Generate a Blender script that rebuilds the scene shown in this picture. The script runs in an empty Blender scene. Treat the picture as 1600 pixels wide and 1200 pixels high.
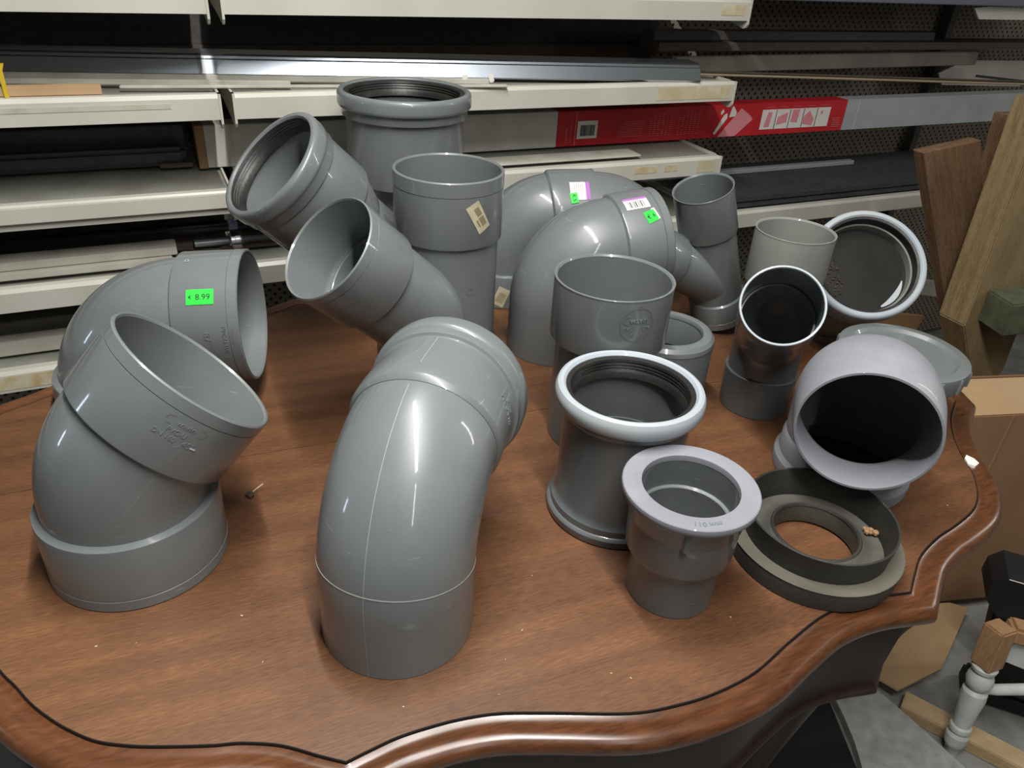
import bpy, bmesh, math, random
from mathutils import Vector, Matrix
random.seed(7)
PI = math.pi
def rad(a): return math.radians(a)
SC = bpy.context.scene
COL = SC.collection
Z0 = 0.75                                   # height of the table top above the floor

# ------------------------------------------------------------------ camera, world, lights, exposure
cam_d = bpy.data.cameras.new('camera'); cam = bpy.data.objects.new('camera', cam_d); COL.objects.link(cam)
cam_d.sensor_width = 36.0; cam_d.lens = 27.0; cam_d.clip_start = 0.02; cam_d.clip_end = 50
_p, _r = rad(31.1), rad(-3.8)
_f = Vector((0, math.cos(_p), -math.sin(_p))); _rt = Vector((1, 0, 0)); _dn = _f.cross(_rt)
_r1 = _rt*math.cos(_r) + _dn*math.sin(_r); _d1 = _dn*math.cos(_r) - _rt*math.sin(_r)
cam.matrix_world = Matrix(((_r1.x, -_d1.x, -_f.x, 0), (_r1.y, -_d1.y, -_f.y, 0), (_r1.z, -_d1.z, -_f.z, Z0+0.6), (0, 0, 0, 1)))
SC.camera = cam
world = bpy.data.worlds.new('world'); SC.world = world; world.use_nodes = True
world.node_tree.nodes['Background'].inputs[0].default_value = (0.85, 0.93, 1.0, 1)
world.node_tree.nodes['Background'].inputs[1].default_value = 0.02
def area(name, loc, target, sx, sy, power, col, up='Y'):
    l = bpy.data.lights.new(name, 'AREA'); l.shape = 'RECTANGLE'; l.size = sx; l.size_y = sy; l.energy = power; l.color = col
    o = bpy.data.objects.new(name, l); COL.objects.link(o); o.location = loc
    o.rotation_euler = (Vector(target)-Vector(loc)).to_track_quat('-Z', up).to_euler()
    return o
_t = area('tube_light', (0.08, 0.33, 2.25), (0.08, 0.33, 0), 0.035, 1.45, 46, (1.0, 0.99, 0.955))
_t.rotation_euler = (0, 0, rad(26))
_t = area('tube_light_right', (2.75, 1.50, 1.95), (0.4, 0.8, 0.9), 0.04, 1.45, 9, (1.0, 0.985, 0.95))
_t = area('tube_light_behind', (0.75, -1.15, 2.30), (0.3, 0.8, 0.75), 0.04, 1.45, 7, (1.0, 0.985, 0.95))
_t = area('daylight_left', (-2.75, 0.05, 1.25), (0, 0.6, 0.8), 0.10, 0.35, 3.0, (0.72, 0.86, 1.0))
SC.view_settings.view_transform = 'Standard'; SC.view_settings.look = 'None'
SC.view_settings.gamma = 1.0; SC.view_settings.exposure = 0.0
SC.view_settings.use_curve_mapping = False

# ------------------------------------------------------------------ materials
def srgb(r, g, b):
    f = lambda c: (c/255/12.92) if c/255 <= 0.04045 else ((c/255+0.055)/1.055)**2.4
    return (f(r), f(g), f(b), 1)
def mat(name, col, rough=0.5, metal=0.0, spec=0.5, var=None, vscale=8.0, bump=0.0, bscale=60.0, coat=0.0, stretch=None, var2=None, emit=0):
    m = bpy.data.materials.new(name); m.use_nodes = True; nt = m.node_tree; b = nt.nodes['Principled BSDF']
    b.inputs['Base Color'].default_value = col; b.inputs['Roughness'].default_value = rough
    b.inputs['Metallic'].default_value = metal; b.inputs['Specular IOR Level'].default_value = spec
    b.inputs['Coat Weight'].default_value = coat; b.inputs['Coat Roughness'].default_value = 0.15
    if emit: b.inputs['Emission Color'].default_value = col; b.inputs['Emission Strength'].default_value = emit
    tc = nt.nodes.new('ShaderNodeTexCoord'); mp = nt.nodes.new('ShaderNodeMapping'); nt.links.new(tc.outputs['Object'], mp.inputs[0])
    if stretch: mp.inputs['Scale'].default_value = stretch
    if var is not None:
        n = nt.nodes.new('ShaderNodeTexNoise'); n.inputs['Scale'].default_value = vscale; n.inputs['Detail'].default_value = 6
        nt.links.new(mp.outputs[0], n.inputs['Vector'])
        r = nt.nodes.new('ShaderNodeValToRGB'); r.color_ramp.elements[0].position = 0.3; r.color_ramp.elements[1].position = 0.7
        r.color_ramp.elements[0].color = var; r.color_ramp.elements[1].color = col
        nt.links.new(n.outputs['Fac'], r.inputs[0]); nt.links.new(r.outputs[0], b.inputs['Base Color'])
    if bump:
        n2 = nt.nodes.new('ShaderNodeTexNoise'); n2.inputs['Scale'].default_value = bscale; n2.inputs['Detail'].default_value = 4
        nt.links.new(mp.outputs[0], n2.inputs['Vector'])
        bp = nt.nodes.new('ShaderNodeBump'); bp.inputs['Strength'].default_value = bump; bp.inputs['Distance'].default_value = 0.002
        nt.links.new(n2.outputs['Fac'], bp.inputs['Height']); nt.links.new(bp.outputs[0], b.inputs['Normal'])
    return m

def mat_pvc(name, col, rough=0.3, dust=0.10, dustcol=srgb(176, 172, 160), seed=0.0):
    """moulded grey PVC: even base, faint cloudy scuffing, fine pale scratches, slight orange peel"""
    m = bpy.data.materials.new(name); m.use_nodes = True; nt = m.node_tree; b = nt.nodes['Principled BSDF']; L = nt.links.new; N = nt.nodes.new
    tc = N('ShaderNodeTexCoord'); mp = N('ShaderNodeMapping'); mp.inputs['Location'].default_value = (seed, seed*1.7, seed*0.6)
    L(tc.outputs['Object'], mp.inputs[0])
    n1 = N('ShaderNodeTexNoise'); n1.inputs['Scale'].default_value = 9; n1.inputs['Detail'].default_value = 8; n1.inputs['Roughness'].default_value = 0.65; L(mp.outputs[0], n1.inputs['Vector'])
    r1 = N('ShaderNodeMapRange'); r1.inputs[1].default_value = 0.45; r1.inputs[2].default_value = 0.8; r1.inputs[4].default_value = dust; L(n1.outputs['Fac'], r1.inputs[0])
    mx = N('ShaderNodeMix'); mx.data_type = 'RGBA'; mx.inputs[6].default_value = col; mx.inputs[7].default_value = dustcol; L(r1.outputs[0], mx.inputs[0])
    mp2 = N('ShaderNodeMapping'); mp2.inputs['Scale'].default_value = (9, 9, 160); mp2.inputs['Rotation'].default_value = (0.5+seed, 0.3, 0.8); L(mp.outputs[0], mp2.inputs[0])
    n2 = N('ShaderNodeTexNoise'); n2.inputs['Scale'].default_value = 3.0; n2.inputs['Detail'].default_value = 2; L(mp2.outputs[0], n2.inputs['Vector'])
    r2 = N('ShaderNodeMapRange'); r2.inputs[1].default_value = 0.735; r2.inputs[2].default_value = 0.76; r2.inputs[4].default_value = 0.30; L(n2.outputs['Fac'], r2.inputs[0])
    mx2 = N('ShaderNodeMix'); mx2.data_type = 'RGBA'; mx2.inputs[7].default_value = srgb(200, 202, 198); L(mx.outputs[2], mx2.inputs[6]); L(r2.outputs[0], mx2.inputs[0])
    L(mx2.outputs[2], b.inputs['Base Color'])
    r3 = N('ShaderNodeMapRange'); r3.inputs[1].default_value = 0.3; r3.inputs[2].default_value = 0.75; r3.inputs[3].default_value = rough+0.17; r3.inputs[4].default_value = rough+0.30; L(n1.outputs['Fac'], r3.inputs[0])
    L(r3.outputs[0], b.inputs['Roughness'])
    b.inputs['Coat Weight'].default_value = 0.55 if rough < 0.3 else 0.12; b.inputs['Coat Roughness'].default_value = 0.07; b.inputs['Coat IOR'].default_value = 1.5
    n3 = N('ShaderNodeTexNoise'); n3.inputs['Scale'].default_value = 260; L(mp.outputs[0], n3.inputs['Vector'])
    bp = N('ShaderNodeBump'); bp.inputs['Strength'].default_value = 0.05; bp.inputs['Distance'].default_value = 0.001; L(n3.outputs['Fac'], bp.inputs['Height']); L(bp.outputs[0], b.inputs['Normal'])
    return m

def mat_wood(name, dark, mid, light, rot=0.0, scale=1.0, rough=0.35, coat=0.0, axis='X', bump=0.12, fig=0.0, ringscale=6.0):
    m = bpy.data.materials.new(name); m.use_nodes = True; nt = m.node_tree; b = nt.nodes['Principled BSDF']; L = nt.links.new; N = nt.nodes.new
    tc = N('ShaderNodeTexCoord'); mp = N('ShaderNodeMapping'); mp.vector_type = 'POINT'; mp.inputs['Rotation'].default_value = (0, 0, -rot)
    L(tc.outputs['Object'], mp.inputs[0])
    st = {'X': (1.7, 15, 15), 'Z': (14, 14, 1.2), 'Y': (14, 1.2, 14)}[axis]
    mp2 = N('ShaderNodeMapping'); mp2.inputs['Scale'].default_value = tuple(v*scale for v in st); L(mp.outputs[0], mp2.inputs[0])
    n1 = N('ShaderNodeTexNoise'); n1.inputs['Scale'].default_value = 1.6; n1.inputs['Detail'].default_value = 9; n1.inputs['Roughness'].default_value = 0.62; n1.inputs['Distortion'].default_value = 0.6; L(mp2.outputs[0], n1.inputs['Vector'])
    mp3 = N('ShaderNodeMapping'); mp3.inputs['Scale'].default_value = tuple(v*scale*(3.2 if v > 2 else 4.0) for v in st); L(mp.outputs[0], mp3.inputs[0])
    n2 = N('ShaderNodeTexNoise'); n2.inputs['Scale'].default_value = 5.0; n2.inputs['Detail'].default_value = 5; L(mp3.outputs[0], n2.inputs['Vector'])
    n3 = N('ShaderNodeTexNoise'); n3.inputs['Scale'].default_value = 3.2; n3.inputs['Detail'].default_value = 4; n3.inputs['Distortion'].default_value = 0.8; L(mp.outputs[0], n3.inputs['Vector'])
    a1 = N('ShaderNodeMath'); a1.operation = 'MULTIPLY'; a1.inputs[1].default_value = 0.28; L(n1.outputs['Fac'], a1.inputs[0])
    a2 = N('ShaderNodeMath'); a2.operation = 'MULTIPLY_ADD'; a2.inputs[1].default_value = 0.40; L(n2.outputs['Fac'], a2.inputs[0]); L(a1.outputs[0], a2.inputs[2])
    a3 = N('ShaderNodeMath'); a3.operation = 'MULTIPLY_ADD'; a3.inputs[1].default_value = 0.26+fig; L(n3.outputs['Fac'], a3.inputs[0]); L(a2.outputs[0], a3.inputs[2])
    last = a3
    if ringscale:
        wv = N('ShaderNodeTexWave'); wv.wave_type = 'BANDS'; wv.bands_direction = {'X': 'Y', 'Y': 'X', 'Z': 'X'}[axis]; wv.inputs['Scale'].default_value = ringscale
        wv.inputs['Distortion'].default_value = 9; wv.inputs['Detail'].default_value = 3; wv.inputs['Detail Scale'].default_value = 0.8
        mp4 = N('ShaderNodeMapping'); mp4.inputs['Scale'].default_value = tuple(0.22 if v < 2 else 1.0 for v in st); L(mp.outputs[0], mp4.inputs[0]); L(mp4.outputs[0], wv.inputs['Vector'])
        a4 = N('ShaderNodeMath'); a4.operation = 'MULTIPLY_ADD'; a4.inputs[1].default_value = 0.05; L(wv.outputs['Fac'], a4.inputs[0]); L(a3.outputs[0], a4.inputs[2]); last = a4
    cr = N('ShaderNodeValToRGB'); e = cr.color_ramp.elements; e[0].position = 0.34+fig/2; e[0].color = dark; e[1].position = 0.80+fig/2; e[1].color = light
    k = cr.color_ramp.elements.new(0.56+fig/2); k.color = mid
    L(last.outputs[0], cr.inputs[0]); L(cr.outputs[0], b.inputs['Base Color'])
    rr = N('ShaderNodeMapRange'); rr.inputs[3].default_value = rough; rr.inputs[4].default_value = rough+0.2; L(n3.outputs['Fac'], rr.inputs[0]); L(rr.outputs[0], b.inputs['Roughness'])
    b.inputs['Coat Weight'].default_value = coat; b.inputs['Coat Roughness'].default_value = 0.22
    bp = N('ShaderNodeBump'); bp.inputs['Strength'].default_value = bump; bp.inputs['Distance'].default_value = 0.001; L(n2.outputs['Fac'], bp.inputs['Height']); L(bp.outputs[0], b.inputs['Normal'])
    return m

def mat_pegboard():
    m = bpy.data.materials.new('pegboard_steel'); m.use_nodes = True; nt = m.node_tree; b = nt.nodes['Principled BSDF']; L = nt.links.new; N = nt.nodes.new
    tc = N('ShaderNodeTexCoord'); mp = N('ShaderNodeMapping'); mp.inputs['Scale'].default_value = (1/0.0235, 1, 1/0.0235); mp.inputs['Rotation'].default_value = (0, 0, 0)
    L(tc.outputs['Object'], mp.inputs[0])
    sx = N('ShaderNodeSeparateXYZ'); L(mp.outputs[0], sx.inputs[0])
    def cell(inp, off=0.0):
        a = N('ShaderNodeMath'); a.operation = 'ADD'; a.inputs[1].default_value = off; L(inp, a.inputs[0])
        f = N('ShaderNodeMath'); f.operation = 'FRACT'; L(a.outputs[0], f.inputs[0])
        s = N('ShaderNodeMath'); s.operation = 'SUBTRACT'; s.inputs[1].default_value = 0.5; L(f.outputs[0], s.inputs[0]); return s.outputs[0]
    outs = []
    for off in (0.0, 0.5):
        cx, cz = cell(sx.outputs[0], off), cell(sx.outputs[2], off)
        c = N('ShaderNodeCombineXYZ'); L(cx, c.inputs[0]); L(cz, c.inputs[1])
        ln = N('ShaderNodeVectorMath'); ln.operation = 'LENGTH'; L(c.outputs[0], ln.inputs[0])
        lt = N('ShaderNodeMath'); lt.operation = 'LESS_THAN'; lt.inputs[1].default_value = 0.17; L(ln.outputs['Value'], lt.inputs[0]); outs.append(lt.outputs[0])
    mx = N('ShaderNodeMath'); mx.operation = 'MAXIMUM'; L(outs[0], mx.inputs[0]); L(outs[1], mx.inputs[1])
    mc = N('ShaderNodeMix'); mc.data_type = 'RGBA'; mc.inputs[6].default_value = srgb(136, 126, 112); mc.inputs[7].default_value = srgb(12, 11, 10); L(mx.outputs[0], mc.inputs[0])
    L(mc.outputs[2], b.inputs['Base Color']); b.inputs['Roughness'].default_value = 0.6
    return m

def mat_concrete():
    m = mat('concrete_floor', srgb(158, 158, 154), 0.85, var=srgb(122, 122, 118), vscale=14, bump=0.4, bscale=90)
    return m

PVC = mat_pvc('grey_pvc', srgb(110, 115, 116), 0.16, 0.10, seed=0.3)
PVC_D = mat_pvc('dark_grey_pvc', srgb(92, 97, 99), 0.20, 0.10, seed=2.1)
PVC_IN = mat_pvc('grey_pvc_dusty', srgb(128, 133, 132), 0.42, 0.35, seed=4.4)
PVC_W = mat_pvc('pale_weathered_pvc', srgb(130, 132, 139), 0.50, 0.30, srgb(188, 186, 186), seed=5.2)
PVC_L = mat_pvc('light_blue_grey_pvc', srgb(166, 174, 182), 0.34, 0.25, srgb(196, 186, 165), seed=6.2)
PVC_WARM = mat_pvc('warm_grey_pvc', srgb(128, 130, 124), 0.5, 0.30, seed=7.2)
RUBBER = mat('black_rubber', srgb(26, 26, 28), 0.45, var=srgb(44, 42, 38), vscale=40, bump=0.2, bscale=200)
RUB_D = mat('dusty_black_rubber', srgb(62, 60, 54), 0.6, var=srgb(26, 26, 25), vscale=7, bump=0.3, bscale=150)
RUB_DUST = mat('dust_grey_rubber', srgb(104, 100, 88), 0.75, var=srgb(76, 72, 62), vscale=10, bump=0.3, bscale=200)
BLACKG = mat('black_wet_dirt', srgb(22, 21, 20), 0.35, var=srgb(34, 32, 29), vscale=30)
RUB_F = mat('greenish_dusty_rubber', srgb(88, 86, 76), 0.65, var=srgb(52, 52, 47), vscale=16, bump=0.3, bscale=200)
WOOD = mat_wood('varnished_mahogany', srgb(76, 47, 30), srgb(108, 72, 46), srgb(142, 102, 66), rot=rad(24), rough=0.36, fig=0.10, bump=0.10, scale=2.2)
WOOD_E = mat_wood('varnished_mahogany_edge', srgb(66, 38, 22), srgb(104, 64, 38), srgb(146, 98, 60), rot=rad(24), rough=0.22, fig=0.12, coat=0.3, bump=0.08, ringscale=0)
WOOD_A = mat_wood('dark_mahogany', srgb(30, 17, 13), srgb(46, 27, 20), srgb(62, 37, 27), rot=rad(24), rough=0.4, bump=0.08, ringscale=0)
GROOVE = mat('dark_groove', srgb(24, 13, 8), 0.7)
PAINT = mat('cream_enamel_steel', srgb(206, 204, 194), 0.34, var=srgb(192, 189, 177), vscale=6, bump=0.08, bscale=30)
DECK = mat('grey_enamel_steel', srgb(160, 160, 150), 0.5, var=srgb(128, 126, 116), vscale=9)
TAPE = mat('yellowed_tape', srgb(186, 172, 128), 0.6, var=srgb(206, 200, 176), vscale=25)
STAIN = mat('rusty_glue_stain', srgb(186, 162, 112), 0.6, var=srgb(212, 205, 185), vscale=45)
PEG = mat_pegboard()
GREYSTAIN = mat('greyish_stain', srgb(176, 175, 156), 0.5, var=srgb(198, 196, 184), vscale=30)
DARKP = mat('dark_grey_profile', srgb(84, 80, 78), 0.45, var=srgb(62, 59, 57), vscale=5, stretch=(1, 20, 20))
BROWNP = mat('dark_brown_profile', srgb(94, 80, 70), 0.5, var=srgb(72, 62, 55), vscale=5, stretch=(1, 20, 20))
GREYB = mat('dusty_grey_board', srgb(122, 116, 106), 0.6, var=srgb(92, 86, 78), vscale=6)
BLUEP = mat('blue_black_plastic', srgb(46, 50, 62), 0.3)
ALU = mat('brushed_aluminium', srgb(196, 204, 214), 0.30, metal=1.0, bump=0.05, bscale=300, stretch=(1, 40, 40))
STEEL = mat('dull_grey_metal', srgb(168, 172, 176), 0.4, metal=0.35)
ALU_D = mat('dull_aluminium', srgb(150, 152, 156), 0.42, metal=1.0)
WHITEP = mat('white_pvc_strip', srgb(206, 204, 192), 0.4, var=srgb(176, 172, 160), vscale=12)
TANP = mat('tan_strip', srgb(188, 156, 120), 0.6, var=srgb(172, 140, 105), vscale=15)
BEIGE = mat('beige_strip', srgb(158, 142, 116), 0.5)
BAND = mat('yellow_rubber', srgb(206, 176, 40), 0.5)
CARTON_W = mat('white_carton', srgb(206, 204, 196), 0.7, var=srgb(190, 188, 178), vscale=14)
CARTON_G = mat('pale_grey_carton', srgb(170, 176, 178), 0.7, var=srgb(158, 164, 165), vscale=14)
RED = mat('red_print', srgb(196, 34, 42), 0.55, var=srgb(184, 28, 36), vscale=8)
PRINT_W = mat('white_print', srgb(226, 222, 216), 0.6)
PRINT_P = mat('pink_print', srgb(222, 140, 148), 0.6)
PRINT_R = mat('faded_red_print', srgb(214, 96, 96), 0.6)
BLACKINK = mat('black_ink', srgb(34, 34, 36), 0.6)
FOAM = mat('black_felt_mat', srgb(60, 60, 63), 0.9, var=srgb(46, 46, 49), vscale=60, bump=0.5, bscale=400)
CARD = mat('brown_cardboard', srgb(158, 122, 88), 0.8, var=srgb(144, 110, 78), vscale=6, bump=0.15, bscale=120)
CARD_L = mat('light_cardboard', srgb(190, 158, 120), 0.8, var=srgb(178, 146, 108), vscale=6, bump=0.15, bscale=120)
PINE_B = mat_wood('brown_rough_pine', srgb(92, 66, 46), srgb(146, 114, 84), srgb(184, 152, 118), axis='Z', rough=0.75, scale=3.4, bump=0.5, ringscale=16)
PINE_G = mat_wood('pale_treated_pine', srgb(116, 96, 64), srgb(164, 142, 102), srgb(192, 174, 134), axis='Z', rough=0.75, scale=3.0, bump=0.4, ringscale=12)
PINE_L = mat_wood('fresh_pine', srgb(170, 142, 104), srgb(196, 170, 132), srgb(212, 190, 154), axis='X', rough=0.7, scale=1.5, bump=0.3, ringscale=7)
GREENW = mat('green_stained_timber_end', srgb(104, 106, 82), 0.85, var=srgb(76, 80, 62), vscale=30, bump=0.4, bscale=90)
RAWW = mat_wood('raw_beech', srgb(138, 100, 66), srgb(176, 138, 98), srgb(204, 170, 128), axis='Z', rough=0.7, scale=2, bump=0.3, ringscale=0)
WPAINT = mat('chipped_white_paint', srgb(212, 218, 212), 0.45, var=srgb(190, 196, 190), vscale=26, bump=0.15, bscale=60)
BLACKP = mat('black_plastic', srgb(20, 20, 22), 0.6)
FLOORM = mat_concrete()
SLAB = mat('grey_composite_board', srgb(188, 188, 184), 0.8, var=srgb(158, 158, 154), vscale=40, bump=0.3, bscale=200)
WALLM = mat('whitewashed_wall', srgb(186, 182, 172), 0.85, var=srgb(168, 163, 152), vscale=4, bump=0.3, bscale=30)
CEILM = mat('ceiling_plaster', srgb(196, 192, 184), 0.9)
GREEN = mat('fluorescent_green_label', srgb(40, 232, 66), 0.5)
LABEL_W = mat('white_label_paper', srgb(236, 230, 224), 0.6)
LABEL_Y = mat('yellowed_label_paper', srgb(206, 198, 172), 0.6, var=srgb(184, 172, 140), vscale=90)
LABEL_T = mat('brownish_label_print', srgb(140, 130, 100), 0.6)
PURPLE = mat('purple_label_print', srgb(178, 110, 186), 0.6)
DIRT = mat('dried_dirt', srgb(82, 72, 56), 0.95, var=srgb(44, 38, 30), vscale=120, bump=0.8, bscale=300)
CHIP = mat('pale_wood_chip', srgb(190, 172, 140), 0.8)
BLUEG = mat('blue_grey_enamel', srgb(88, 94, 106), 0.5)

# ------------------------------------------------------------------ object helpers
def root_of(o):
    while o.parent: o = o.parent
    return o
def thing(name, label, cat, loc=(0, 0, 0), group=None):
    o = bpy.data.objects.new(name, None); COL.objects.link(o); o.location = loc; o.empty_display_size = 0.02
    o['label'] = label; o['category'] = cat
    if group: o['group'] = group
    return o
def tag(o, label, cat, group=None):
    o['label'] = label; o['category'] = cat
    if group: o['group'] = group
    return o
def obj(name, bm, m, parent=None, smooth=True, angle=32, base=None):
    """world-space bmesh -> object; children are stored relative to their thing's base"""
    me = bpy.data.meshes.new(name)
    off = Vector(base) if base is not None else (Vector(root_of(parent).location) if parent else Vector((0, 0, 0)))
    if parent is None and base is None:
        vs = [v.co for v in bm.verts]
        off = Vector(((min(v.x for v in vs)+max(v.x for v in vs))/2, (min(v.y for v in vs)+max(v.y for v in vs))/2, min(v.z for v in vs)))
    for v in bm.verts: v.co -= off
    bmesh.ops.recalc_face_normals(bm, faces=bm.faces)
    bm.to_mesh(me); bm.free()
    for mm in (m if isinstance(m, (list, tuple)) else [m]): me.materials.append(mm)
    if smooth:
        for p in me.polygons: p.use_smooth = True
        me.set_sharp_from_angle(angle=rad(angle))
    o = bpy.data.objects.new(name, me); COL.objects.link(o)
    if parent: o.parent = parent
    else: o.location = off
    return o

def align_grain(o, d, axis='Z'):
    """turn the object so its local axis (and so its grain) runs along d; the shape stays where it is"""
    R = Vector(d).normalized().to_track_quat(axis, 'Y' if axis != 'Y' else 'X').to_matrix().to_4x4()
    o.data.transform(R.inverted()); o.rotation_euler = R.to_euler(); return o
class Path:
    """straight leg, arc, straight leg; s is measured from the base"""
    def __init__(s, p0, d0=(0, 0, 1), u=(1, 0, 0), L1=0.1, th=0.0, Rb=0.1, L2=0.0):
        s.p0 = Vector(p0); s.d = Vector(d0).normalized(); u = Vector(u); s.u = (u-s.d*u.dot(s.d)).normalized()
        s.L1, s.th, s.Rb, s.L2 = L1, th, Rb, L2; s.arc = th*Rb; s.L = L1+s.arc+L2
    def at(s, t):
        a = min(max(t-s.L1, 0), s.arc)/s.Rb if s.th else 0.0
        T = s.d*math.cos(a)+s.u*math.sin(a); A = s.u*math.cos(a)-s.d*math.sin(a)
        P = s.p0+s.d*(min(t, s.L1) if s.th else t)+s.u*(s.Rb*(1-math.cos(a)))+s.d*(s.Rb*math.sin(a))
        if s.th and t > s.L1+s.arc: P = P+T*(t-s.L1-s.arc)
        return P, T, A, T.cross(A)
    def pt(s, t, r, ph):
        P, T, A, B = s.at(t); return P+A*(r*math.cos(ph))+B*(r*math.sin(ph))
def elbow_path(x, y, L1, th, ph, L2, Rb): return Path((x, y, Z0), (0, 0, 1), (math.cos(rad(ph)), math.sin(rad(ph)), 0), L1, rad(th), Rb, L2)

def rev(path, prof, seg=96, closed=True):
    """sweep a closed (s, r) profile round a path"""
    pts = []
    n = len(prof)
    for i in range(n if closed else n-1):
        (s0, r0), (s1, r1) = prof[i], prof[(i+1) % n]; pts.append((s0, r0))
        lo, hi = path.L1, path.L1+path.arc
        if path.th and abs(s1-s0) > 0.006 and max(s0, s1) > lo and min(s0, s1) < hi:
            k = max(2, int(abs(s1-s0)/0.006))
            for j in range(1, k): t = j/k; pts.append((s0+(s1-s0)*t, r0+(r1-r0)*t))
    if not closed: pts.append(prof[-1])
    bm = bmesh.new(); rings = []
    for s, r in pts:
        P, T, A, B = path.at(s)
        if r < 1e-6: rings.append([bm.verts.new(P)]); continue
        rings.append([bm.verts.new(P+A*(r*math.cos(2*PI*k/seg))+B*(r*math.sin(2*PI*k/seg))) for k in range(seg)])
    m = len(rings)
    for i in range(m if closed else m-1):
        a, b = rings[i], rings[(i+1) % m]
        for k in range(seg):
            q = (k+1) % seg
            if len(a) == 1 and len(b) == 1: continue
            if len(a) == 1: bm.faces.new((a[0], b[k], b[q]))
            elif len(b) == 1: bm.faces.new((a[k], b[0], a[q]))
            else: bm.faces.new((a[k], a[q], b[q], b[k]))
    return bm
def tube_prof(s0, s1, r, t=0.004, ch=0.0008):
    return [(s0, r-ch), (s0+ch, r), (s1-ch, r), (s1, r-ch), (s1, r-t+ch), (s1-ch, r-t), (s0+ch, r-t), (s0, r-t+ch)]
def socket_prof(e, length, rb, rs, sgn=1, t=0.0045, groove=0.013, lipstep=0.0012):
    """plain glue socket ending at e; sgn +1 when its mouth points along +s"""
    f = lambda d, r: (e-sgn*d, r)
    g = groove
    return [f(length, rb-0.0012), f(length, rb+0.0006), f(length-0.0022, rs-0.0005), f(length-0.0036, rs),
            f(g+0.0012, rs), f(g+0.0006, rs-0.0010), f(g, rs+lipstep*0.3), f(0.0014, rs+lipstep*0.3), f(0, rs-0.0010),
            f(0, rs-t+0.0016), f(0.0022, rs-t), f(length-0.010, rs-t-0.0004), f(length-0.010, rb-0.0012)]
def ring_socket_prof(e, length, rb, rs, rl, sgn=1, t=0.0045):
    """rubber-ring socket: body step, shoulder, bead and rolled lip"""
    f = lambda d, r: (e-sgn*d, r)
    rm = (rs+rl)/2
    return [f(length, rb-0.0012), f(length, rb+0.0006), f(length-0.0030, rs-0.0005), f(length-0.0046, rs),
            f(0.0400, rs), f(0.0385, rm-0.0004), f(0.0375, rm), f(0.0260, rm), f(0.0242, rl-0.0016), f(0.0225, rl-0.0004), f(0.0190, rl), f(0.008, rl), f(0.004, rl-0.0006), f(0.0012, rl-0.0028), f(0, rl-0.0058),
            f(0.0005, rl-0.0088), f(0.003, rl-0.0110), f(0.030, rl-0.0112), f(0.032, rs-t), f(length-0.010, rs-t), f(length-0.010, rb-0.0012)]
def seal_prof(e, rl, rs, sgn=1, t=0.0045, d0=0.0035):
    """ribbed black gasket sitting in the mouth of a ring socket"""
    f = lambda d, r: (e-sgn*d, r)
    ro = rl-0.0109; ri = rs-t-0.001
    return [f(d0, ro), f(d0+0.001, ri-0.0005), f(d0+0.004, ri-0.0015), f(d0+0.0048, ri+0.0003), f(d0+0.008, ri-0.0015), f(d0+0.0088, ri+0.0003), f(d0+0.012, ri-0.0015),
            f(d0+0.0128, ri+0.0003), f(d0+0.016, ri-0.0018), f(d0+0.018, ri-0.003), f(d0+0.024, ri-0.0045), f(d0+0.0255, ro)]

def wrap(bm, path, r, s_c, ph_c, rot=0.0):
    """bend a flat (x across, y along the tube, z outward) mesh round a tube"""
    c, s_ = math.cos(rot), math.sin(rot)
    for v in bm.verts:
        x, y, z = v.co; X = x*c-y*s_; Y = x*s_+y*c
        v.co = path.pt(s_c+Y, r+z, ph_c+X/r)
    return bm
def flat_rect(w, h, z=0.0004, nx=12, ny=6, x0=0, y0=0, t=0.0):
    bm = bmesh.new(); g = [[bm.verts.new((x0-w/2+w*i/nx, y0-h/2+h*j/ny, z)) for i in range(nx+1)] for j in range(ny+1)]
    for j in range(ny):
        for i in range(nx): bm.faces.new((g[j][i], g[j][i+1], g[j+1][i+1], g[j+1][i]))
    if t:
        ret = bmesh.ops.extrude_face_region(bm, geom=list(bm.faces))
        for v in [e for e in ret['geom'] if isinstance(e, bmesh.types.BMVert)]: v.co.z += t
    return bm
def merge(bms):
    out = bmesh.new()
    for b in bms:
        me = bpy.data.meshes.new('tmp'); b.to_mesh(me); b.free(); out.from_mesh(me); bpy.data.meshes.remove(me)
    return out
def text_bm(txt, size, depth=0.0, x0=0, y0=0, rot=0.0, bold=0.0, shear=0.0):
    cu = bpy.data.curves.new('t', 'FONT'); cu.body = txt; cu.size = size; cu.align_x = 'CENTER'; cu.align_y = 'CENTER'; cu.extrude = depth; cu.offset = bold; cu.resolution_u = 3; cu.shear = shear
    o = bpy.data.objects.new('t', cu); COL.objects.link(o)
    dg = bpy.context.evaluated_depsgraph_get(); dg.update()
    me = bpy.data.meshes.new_from_object(o.evaluated_get(dg)); bm = bmesh.new(); bm.from_mesh(me)
    bpy.data.objects.remove(o); bpy.data.curves.remove(cu); bpy.data.meshes.remove(me)
    c, s_ = math.cos(rot), math.sin(rot)
    for v in bm.verts:
        x, y = v.co.x, v.co.y; v.co.x = x*c-y*s_+x0; v.co.y = x*s_+y*c+y0; v.co.z += depth
    return bm
def outline_bm(pts, w, z):
    """closed thin raised line through 2-d points"""
    bm = bmesh.new(); n = len(pts); A = []; B = []
    for i in range(n):
        p0, p1 = Vector(pts[i-1]), Vector(pts[(i+1) % n]); t = (p1-p0).normalized(); nn = Vector((-t.y, t.x)); p = Vector(pts[i])
        a = p+nn*w/2; b = p-nn*w/2; A.append(bm.verts.new((a.x, a.y, z))); B.append(bm.verts.new((b.x, b.y, z)))
    for i in range(n):
        j = (i+1) % n; bm.faces.new((A[i], A[j], B[j], B[i]))
    return bm
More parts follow.
